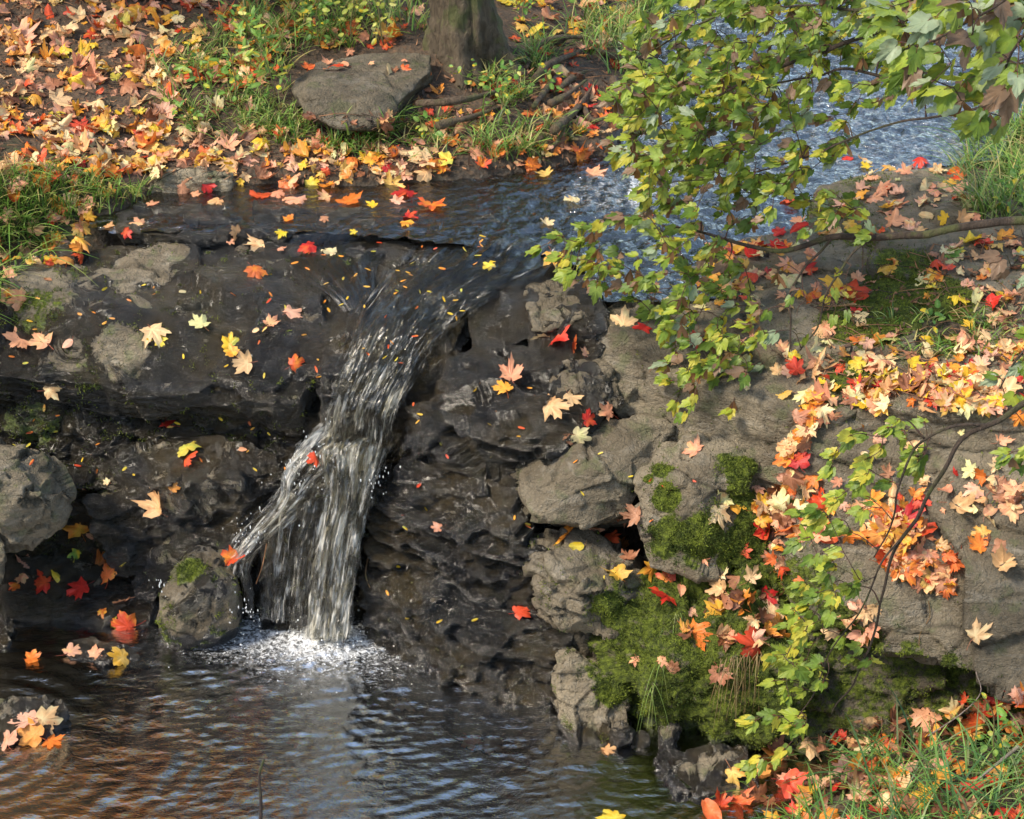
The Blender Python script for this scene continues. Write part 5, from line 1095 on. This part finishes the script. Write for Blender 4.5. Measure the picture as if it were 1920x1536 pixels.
# ---- overhanging boughs
class Bough:
    def __init__(s, label, seed, limbs, cat='branch', name='maple_branch'):
        s.rg = np.random.default_rng(seed); s.nodes = []; s.rad = []
        first = AY(*limbs[0][0][0]); s.org = first
        s.root = link(name, None, loc=first, label=label, category=cat)
        for pts, r in limbs:
            P = spline(np.array([AY(*q) for q in pts]), 50)
            P += .010 * np.stack([pn(P * 9, seed), pn(P * 9, seed + 1), pn(P * 9, seed + 2)], 1)
            R = np.interp(np.linspace(0, 1, 50), np.linspace(0, 1, len(r)), r)
            a = Acc(); V, F = tube(P - s.org, R, 8, .12, seed); a.add(V, F, (.085, .058, .04)); link('limb', a.mesh('limb'), M['bark'], s.root)
            s.nodes += list(P); s.rad += list(R)
        s.tw = Acc(); s.leaves = []; s.keys = []
    def cluster(s, px, py, Y, nl, size, cols, kind='tri', drift=(-.6, 0, -.35), keys=0.):
        rg = s.rg; end = AY(px, py, Y); N = np.array(s.nodes); d = np.linalg.norm(N - end, axis=1) + .0; j = int(np.argmin(d)); st = N[j]
        L = d[j]; mid = (st + end) / 2 + rg.normal(size=3) * .10 * L + np.array([0, 0, .10 * L])
        P = spline(np.array([st, mid, end]), 12); r0 = min(s.rad[j] * .75, .0032)
        V, F = tube(P - s.org, np.linspace(max(r0, .0014), .0009, 12), 4); s.tw.add(V, F, (.15, .075, .055))
        s.nodes += list(P[3:]); s.rad += list(np.linspace(max(r0, .0014), .0009, 12)[3:])
        dirv = P[-1] - P[-4]; dirv /= np.linalg.norm(dirv) + 1e-9
        for k in range(nl):
            u = 11 - (k // 2) * 2.0 - rg.random(); u = max(u, 2); i = int(u)
            p = P[i] + (P[min(i + 1, 11)] - P[i]) * (u - i)
            side = (-1 if k % 2 else 1)
            dd = dirv * .5 + np.array(drift) + np.array([side * .45, rg.normal() * .45, rg.normal() * .25]); dd /= np.linalg.norm(dd)
            sz = size * rg.uniform(.65, 1.2)
            pet = p + dd * sz * .35
            V, F = tube(np.stack([p, (p + pet) / 2 + [0, 0, .003], pet]) - s.org, .0007, 3); s.tw.add(V, F, (.35, .07, .04))
            nrm = np.array([rg.normal() * .35, -.45 + rg.normal() * .35, .75]); y = dd - 0; nrm -= y * (nrm @ y); nrm /= np.linalg.norm(nrm); x = np.cross(y, nrm)
            c = cols[rg.integers(len(cols))]
            V, F, C = leaf_geo(kind, sz, GL[c], rg, .9, stem=False, rings=2); V = V * np.array([1, 1.0, 1])
            s.leaves.append((sz / pet[1] * (1 if -40 < px < 1960 and -30 < py < 1560 else .1), V @ np.stack([x, y, nrm], 1).T + pet - s.org, F, C))
        if rg.random() < keys:
            a = Acc()
            b0 = P[rg.integers(6, 12)]; KV = [b0 - s.org]; KF = []
            for q in range(rg.integers(3, 6)):
                e = b0 + np.array([rg.normal() * .010, rg.normal() * .008, -rg.uniform(.028, .042)])
                w_ = np.array([1, .3, 0]) * .006; m_ = len(KV); KV += [b0 * .5 + e * .5 - w_ - s.org, e - w_ * .6 - s.org, e + w_ * .9 - s.org, b0 * .45 + e * .55 + w_ - s.org]; KF.append([0, m_, m_ + 1, m_ + 2, m_ + 3])
            a.add(np.array(KV), np.array(KF), np.array([.30, .15, .06]) * rg.uniform(.5, 1.4))
            s.keys.append(a)
    def done(s, cap=98):
        link('twigs', s.tw.mesh('twigs'), M['bark'], s.root, kind='stuff')
        s.leaves.sort(key=lambda q: -q[0])
        for q in s.leaves[:cap]: link('leaf', mesh_np('leaf', q[1], q[2], {'Col': q[3]}), M['green'], s.root)
        if len(s.leaves) > cap:
            a = Acc()
            for q in s.leaves[cap:]: a.add(*q[1:])
            link('foliage', a.mesh('foliage'), M['green'], s.root, kind='stuff')
        for a in s.keys[:99]: link('seed_cluster', a.mesh('keys'), M['leaf'], s.root)
GL = {'g': [(.14, .22, .03), (.19, .27, .035), (.11, .18, .025)], 'l': [(.27, .35, .04), (.33, .38, .045), (.23, .31, .05)], 'y': [(.42, .40, .05), (.50, .44, .05)], 's': [(.22, .29, .16), (.30, .36, .22)], 'o': [(.50, .28, .05), (.45, .18, .05)], 'r': [(.25, .16, .10)]}
def fill(B, poly, n, Y, nl, size, cols, keys=.15, **kw):
    P = np.array(poly); k = 0; out = []
    while len(out) < n:
        q = B.rg.uniform(P.min(0), P.max(0))
        if inpoly(np.array([q[0]]), np.array([q[1]]), poly)[0]: out.append(q)
    for q in sorted(out, key=lambda q: -q[0]): B.cluster(q[0], q[1], B.rg.uniform(*Y), B.rg.integers(*nl), size, cols, keys=keys, **kw)
MIXG = ['g', 'g', 'g', 'g', 'g', 'l', 'l', 'l', 'l', 'l', 'y', 'y', 's', 'r']
B1 = Bough('long thorny-looking bare-barked maple bough reaching in from the right edge over the stream', 1, [
    ([(2150, 370, 5.1), (1930, 412, 5.15), (1780, 430, 5.2), (1690, 444, 5.25), (1600, 440, 5.3), (1540, 447, 5.32), (1480, 470, 5.35), (1400, 462, 5.38), (1320, 435, 5.4), (1240, 420, 5.42)], [.013, .011, .010, .008, .005, .0025]),
    ([(1560, 445, 5.31), (1500, 510, 5.3), (1480, 560, 5.28), (1482, 640, 5.24), (1470, 700, 5.2)], [.004, .003, .002]),
    ([(1640, 440, 5.27), (1580, 500, 5.2), (1545, 560, 5.18), (1530, 620, 5.16), (1500, 660, 5.15)], [.004, .003, .002])])
fill(B1, [(1000, 460), (1080, 420), (1180, 390), (1300, 410), (1400, 500), (1440, 620), (1300, 640), (1150, 560), (1060, 520)], 105, (5.2, 5.6), (2, 5), .040, MIXG, .4)
fill(B1, [(1230, 560), (1330, 600), (1480, 600), (1420, 700), (1380, 770), (1270, 790), (1240, 700)], 50, (5.1, 5.3), (2, 5), .040, MIXG, .3)
fill(B1, [(1200, 340), (1450, 330), (1640, 380), (1640, 440), (1400, 440), (1200, 420)], 55, (5.2, 5.6), (2, 5), .038, MIXG, .15)
fill(B1, [(1450, 500), (1640, 480), (1600, 620), (1480, 680)], 26, (5.1, 5.3), (0, 2), .034, MIXG, .1)
B1.done()
B2 = Bough('dense leafy green maple boughs filling the top right over the stream', 2, [
    ([(2200, -260, 5.1), (1950, -110, 5.2), (1800, -20, 5.3), (1650, 60, 5.4), (1500, 110, 5.45), (1400, 150, 5.5), (1300, 205, 5.5), (1200, 250, 5.55)], [.012, .008, .006, .004, .002]),
    ([(2150, 100, 5.1), (1950, 150, 5.2), (1800, 165, 5.3), (1700, 160, 5.35), (1600, 130, 5.4), (1520, 140, 5.45), (1380, 170, 5.5)], [.008, .006, .004, .002]),
    ([(2100, -250, 5.3), (1800, -120, 5.5), (1550, -40, 5.6), (1400, 0, 5.7), (1280, 60, 5.7), (1200, 110, 5.75)], [.010, .007, .004, .002]),
    ([(1950, 150, 5.2), (1800, 210, 5.2), (1650, 240, 5.25), (1500, 300, 5.3), (1380, 330, 5.4), (1280, 340, 5.45)], [.005, .003, .0025, .0015]),
    ([(1900, -90, 5.2), (1700, 0, 5.3), (1560, 15, 5.4), (1480, 10, 5.45), (1360, 20, 5.5)], [.007, .005, .003, .002])])
fill(B2, [(1180, 30), (1260, -60), (1600, -80), (1600, 90), (1400, 140), (1220, 190), (1170, 120)], 260, (5.3, 6.1), (2, 6), .040, MIXG, .06)
fill(B2, [(1160, 130), (1400, 120), (1500, 200), (1420, 290), (1200, 330), (1140, 270)], 190, (5.2, 5.9), (2, 6), .040, MIXG, .25)
fill(B2, [(1600, -80), (1960, -80), (1960, 60), (1800, 110), (1600, 110)], 150, (5.2, 5.8), (2, 6), .042, MIXG, .05)
fill(B2, [(1400, 120), (1900, 80), (1900, 150), (1680, 190), (1560, 240), (1440, 240)], 60, (5.2, 5.7), (2, 6), .038, MIXG + ['r'], .12)
fill(B2, [(1190, 300), (1420, 270), (1620, 250), (1540, 320), (1380, 400), (1210, 420)], 66, (5.2, 5.6), (2, 6), .038, MIXG, .25)
B2.done()
B3 = Bough('nearer spray of big pale green maple leaves in the top right corner', 3, [
    ([(2150, -160, 4.0), (1960, -60, 4.05), (1860, 20, 4.1), (1780, 60, 4.15), (1700, 90, 4.2)], [.004, .003, .002]),
    ([(2100, 0, 4.0), (1960, 40, 4.05), (1900, 90, 4.1), (1880, 160, 4.15), (1850, 200, 4.2)], [.004, .003, .002])])
fill(B3, [(1650, 0), (1950, -40), (1960, 220), (1800, 230), (1700, 150)], 44, (4.0, 4.3), (2, 6), .058, ['g', 'g', 's', 's', 'l', 'l', 'r'], .3)
B3.done()
B4 = Bough('drooping yellow-green maple sapling arching down in front of the right slab', 4, [
    ([(2120, 640, 4.15), (1960, 735, 4.2), (1880, 785, 4.22), (1820, 815, 4.24), (1780, 860, 4.25), (1740, 930, 4.27), (1690, 1010, 4.3), (1665, 1080, 4.3), (1640, 1180, 4.32), (1600, 1280, 4.34), (1560, 1340, 4.36)], [.008, .0065, .0055, .0045, .003, .0018]),
    ([(1850, 798, 4.23), (1780, 800, 4.25), (1720, 830, 4.27), (1690, 900, 4.28), (1670, 980, 4.3), (1640, 1050, 4.3)], [.004, .003, .0018]),
    ([(1690, 1010, 4.3), (1650, 1070, 4.28), (1620, 1140, 4.27), (1570, 1200, 4.26), (1520, 1300, 4.25), (1470, 1380, 4.24)], [.003, .002, .0014])])
SPC = ['l', 'l', 'l', 'y', 'g', 'g']
fill(B4, [(1560, 780), (1740, 780), (1740, 890), (1640, 940), (1560, 940), (1520, 880)], 26, (4.2, 4.5), (2, 5), .037, SPC, .0)
fill(B4, [(1500, 960), (1600, 930), (1660, 1000), (1620, 1090), (1530, 1120), (1490, 1060)], 22, (4.2, 4.4), (2, 5), .037, SPC, .0)
fill(B4, [(1500, 1090), (1620, 1090), (1590, 1200), (1500, 1260), (1450, 1240), (1470, 1150)], 26, (4.2, 4.4), (2, 5), .036, SPC, .0)
fill(B4, [(1430, 1250), (1560, 1230), (1540, 1350), (1480, 1440), (1400, 1460), (1410, 1350)], 22, (4.15, 4.3), (2, 5), .036, SPC, .0)
fill(B4, [(1600, 1210), (1640, 1210), (1640, 1260), (1590, 1260)], 3, (4.3, 4.35), (2, 4), .034, SPC, .0)
B4.done()
B5 = Bough('green maple spray poking in at the right edge below the thick bough', 5, [
    ([(2120, 560, 4.3), (1990, 600, 4.3), (1920, 660, 4.32), (1880, 720, 4.33)], [.005, .003, .002]), ([(2100, 480, 4.4), (1980, 480, 4.4), (1900, 500, 4.4)], [.004, .002])])
fill(B5, [(1880, 640), (1960, 600), (1970, 870), (1900, 880), (1870, 760)], 12, (4.3, 4.4), (3, 5), .038, ['g', 'g', 'l', 's'], .1)
fill(B5, [(1870, 470), (1960, 470), (1960, 560), (1880, 540)], 5, (4.35, 4.45), (2, 4), .042, ['g', 's', 'r'], .3)
B5.done()
# ---- sticks
def stick(label, pts, r, col=(.16, .11, .08), name='stick'):
    P = spline(np.array([AY(*q) if len(q) == 3 else hit(*q)[0] + np.array([0, -.004, .008]) for q in pts]), 24); o = P[0].copy(); a = Acc()
    V, F = tube(P - o, np.linspace(r, r * .5, 24), 6, .2); a.add(V, F, col); link(name, a.mesh('stick'), M['bark'], loc=o, label=label, category='stick')
stick('thin dark twig standing upright out of the pool at the bottom', [(488, 1570, 4.3), (489, 1500, 4.36), (486, 1455, 4.40), (495, 1424, 4.42)], .006, (.05, .03, .022))
stick('bent reddish pine needle twig on the bare right slab', [(1740, 1130), (1742, 1160), (1725, 1190), (1722, 1215)], .0016, (.4, .2, .1))
stick('bleached grey stick slanting through the near grass', [(1910, 1400, 4.12), (1860, 1440, 4.1), (1800, 1490, 4.06)], .005, (.42, .36, .3))
stick('long thin pale twig bent over the near grass', [(1740, 1380, 4.25), (1800, 1340, 4.22), (1838, 1300, 4.22), (1830, 1260, 4.24)], .002, (.45, .35, .3))
stick('short brown root tip sticking out of the dark rock right of the fall', [(690, 1050), (686, 1080), (694, 1105)], .0022, (.4, .25, .12))
stick('thin dead stem leaning against the dark rock behind the fall', [(500, 1020, 5.26), (492, 1060, 5.25), (480, 1095, 5.24)], .0018, (.45, .2, .08))
# ---- trees beyond the frame, mirrored in the water
def far_tree(label, x, y, hh, cr, cols, n, seed, name='maple_tree', z0=1.5):
    rg = np.random.default_rng(seed); root = link(name, None, loc=(x, y, 0), label=label, category='tree', group='trees beyond the far bank')
    a = Acc(); V, F = tube(spline([(0, 0, .6), (.1, .1, hh * .5), (0, 0, hh * .95)], 16), np.linspace(.16, .03, 16), 8, .1); a.add(V, F, (.08, .06, .045))
    for k in range(9):
        az = k * 2.4; z = z0 + (hh - z0) * (k + 1) / 11; e = np.array([math.cos(az), math.sin(az), .5]) * cr * .8
        V, F = tube(spline([(0, 0, z), e * .5 + [0, 0, z], e + [0, 0, z]], 8), np.linspace(.05, .012, 8), 5); a.add(V, F, (.08, .06, .045))
    link('trunk', a.mesh('trunk'), M['bark'], root)
    c = rg.normal(size=(26, 3)); c /= np.linalg.norm(c, axis=1)[:, None]; c = c * rg.uniform(.3, 1, (26, 1)) * np.array([cr, cr, (hh - z0) / 2]) + [0, 0, (hh + z0) / 2]
    ci = rg.integers(26, size=n); p = c[ci] + rg.normal(size=(n, 3)) * cr * .22
    fn = np.array([-.45, -.75, .35]) + rg.normal(size=(n, 3)) * .45; fn /= np.linalg.norm(fn, axis=1)[:, None]   # leaves turned to the light
    u = np.cross(fn, rg.normal(size=(n, 3))); u /= np.linalg.norm(u, axis=1)[:, None]; v = np.cross(u, fn); v /= np.linalg.norm(v, axis=1)[:, None]
    s = rg.uniform(.05, .11, (n, 1)); V = np.stack([p - u * s, p - v * s * .6, p + u * s, p + v * s * .6], 1).reshape(-1, 3)
    C = np.array(cols)[(ci + rg.integers(2, size=n)) % len(cols)] * rg.uniform(.7, 1.3, (n, 1))
    link('crown', mesh_np('crown', V, [np.arange(len(V)).reshape(-1, 4)], {'Col': np.repeat(C, 4, 0)}, False), M['green'], root)
OR = [(.9, .28, .02), (.92, .42, .03), (.88, .22, .02), (.9, .55, .05), (.35, .45, .04)]; GN = [(.10, .20, .03), (.16, .28, .04), (.30, .34, .05)]
far_tree('orange autumn maple just beyond the top left of the bank', -3.2, 8.9, 5.6, 1.7, OR, 14000, 1, z0=2.5)
far_tree('small bright orange maple nearest the far bank', -2.5, 7.9, 4.0, .9, OR[:4], 8000, 7, z0=2.1)
far_tree('second orange maple further left on the far bank', -5.4, 10.5, 8.5, 2.0, OR, 8000, 2, z0=3.2)
far_tree('yellow-green maple between the orange ones on the far bank', -2.6, 10.2, 8.6, 1.5, [(.34, .50, .05), (.50, .60, .06), (.75, .65, .06)], 9000, 3, z0=4.8)
far_tree('tall open dark tree beyond the middle of the far bank', .1, 11.0, 9.5, 2.3, [(.05, .08, .02), (.07, .10, .02), (.12, .13, .03)], 2600, 8, z0=3.2)
far_tree('low green tree behind the trunk on the far bank', -1.2, 12.5, 4.8, 1.9, GN, 7000, 4)
far_tree('dark green tree far behind the trunk', -1.6, 15.5, 4.2, 2.0, GN, 7000, 5)
far_tree('broad green tree far left behind the bank', -4.5, 14.0, 6.0, 2.2, GN + OR[:1], 7000, 6)
# ------------------------------------------------------------------ light, camera
w = bpy.data.worlds.new('World'); SC.world = w; w.use_nodes = True
nt = w.node_tree; bg = nt.nodes['Background']
sky = nt.nodes.new('ShaderNodeTexSky'); sky.sky_type = 'NISHITA'; sky.sun_disc = False
SUN_EL, SUN_AZ = math.radians(48), math.radians(-116)      # azimuth from +Y toward +X
sky.sun_elevation = SUN_EL; sky.sun_rotation = SUN_AZ; sky.air_density = 1.0; sky.dust_density = 1.0
wm = nt.nodes.new('ShaderNodeMix'); wm.data_type = 'RGBA'; wm.blend_type = 'MULTIPLY'; wm.inputs[0].default_value = 1; nt.links.new(sky.outputs[0], wm.inputs[6]); wm.inputs[7].default_value = (1.08, 1.0, .87, 1); nt.links.new(wm.outputs[2], bg.inputs[0]); bg.inputs[1].default_value = .15
sl = bpy.data.lights.new('sun', 'SUN'); sl.energy = 2.0; sl.angle = math.radians(12); sl.color = (1, .90, .74)
so = bpy.data.objects.new('sun', sl); COL.objects.link(so)
sdir = Vector((math.sin(SUN_AZ) * math.cos(SUN_EL), math.cos(SUN_AZ) * math.cos(SUN_EL), math.sin(SUN_EL)))
so.rotation_euler = sdir.to_track_quat('Z', 'Y').to_euler(); so.location = (-5, 0, 10)
cam = bpy.data.cameras.new('camera'); co = bpy.data.objects.new('camera', cam); COL.objects.link(co)
cam.sensor_width = 36; cam.lens = FPX / 1920 * 36; cam.clip_end = 500
co.location = (0, 0, H); co.rotation_euler = (math.pi / 2 - PITCH, 0, 0)
cam.dof.use_dof = True; cam.dof.focus_distance = 5.95; cam.dof.aperture_fstop = 18
SC.camera = co
SC.view_settings.view_transform = 'Standard'; SC.view_settings.look = 'None'; SC.view_settings.exposure = EXPO
SC.cycles.transparent_max_bounces = 16; SC.cycles.max_bounces = 8
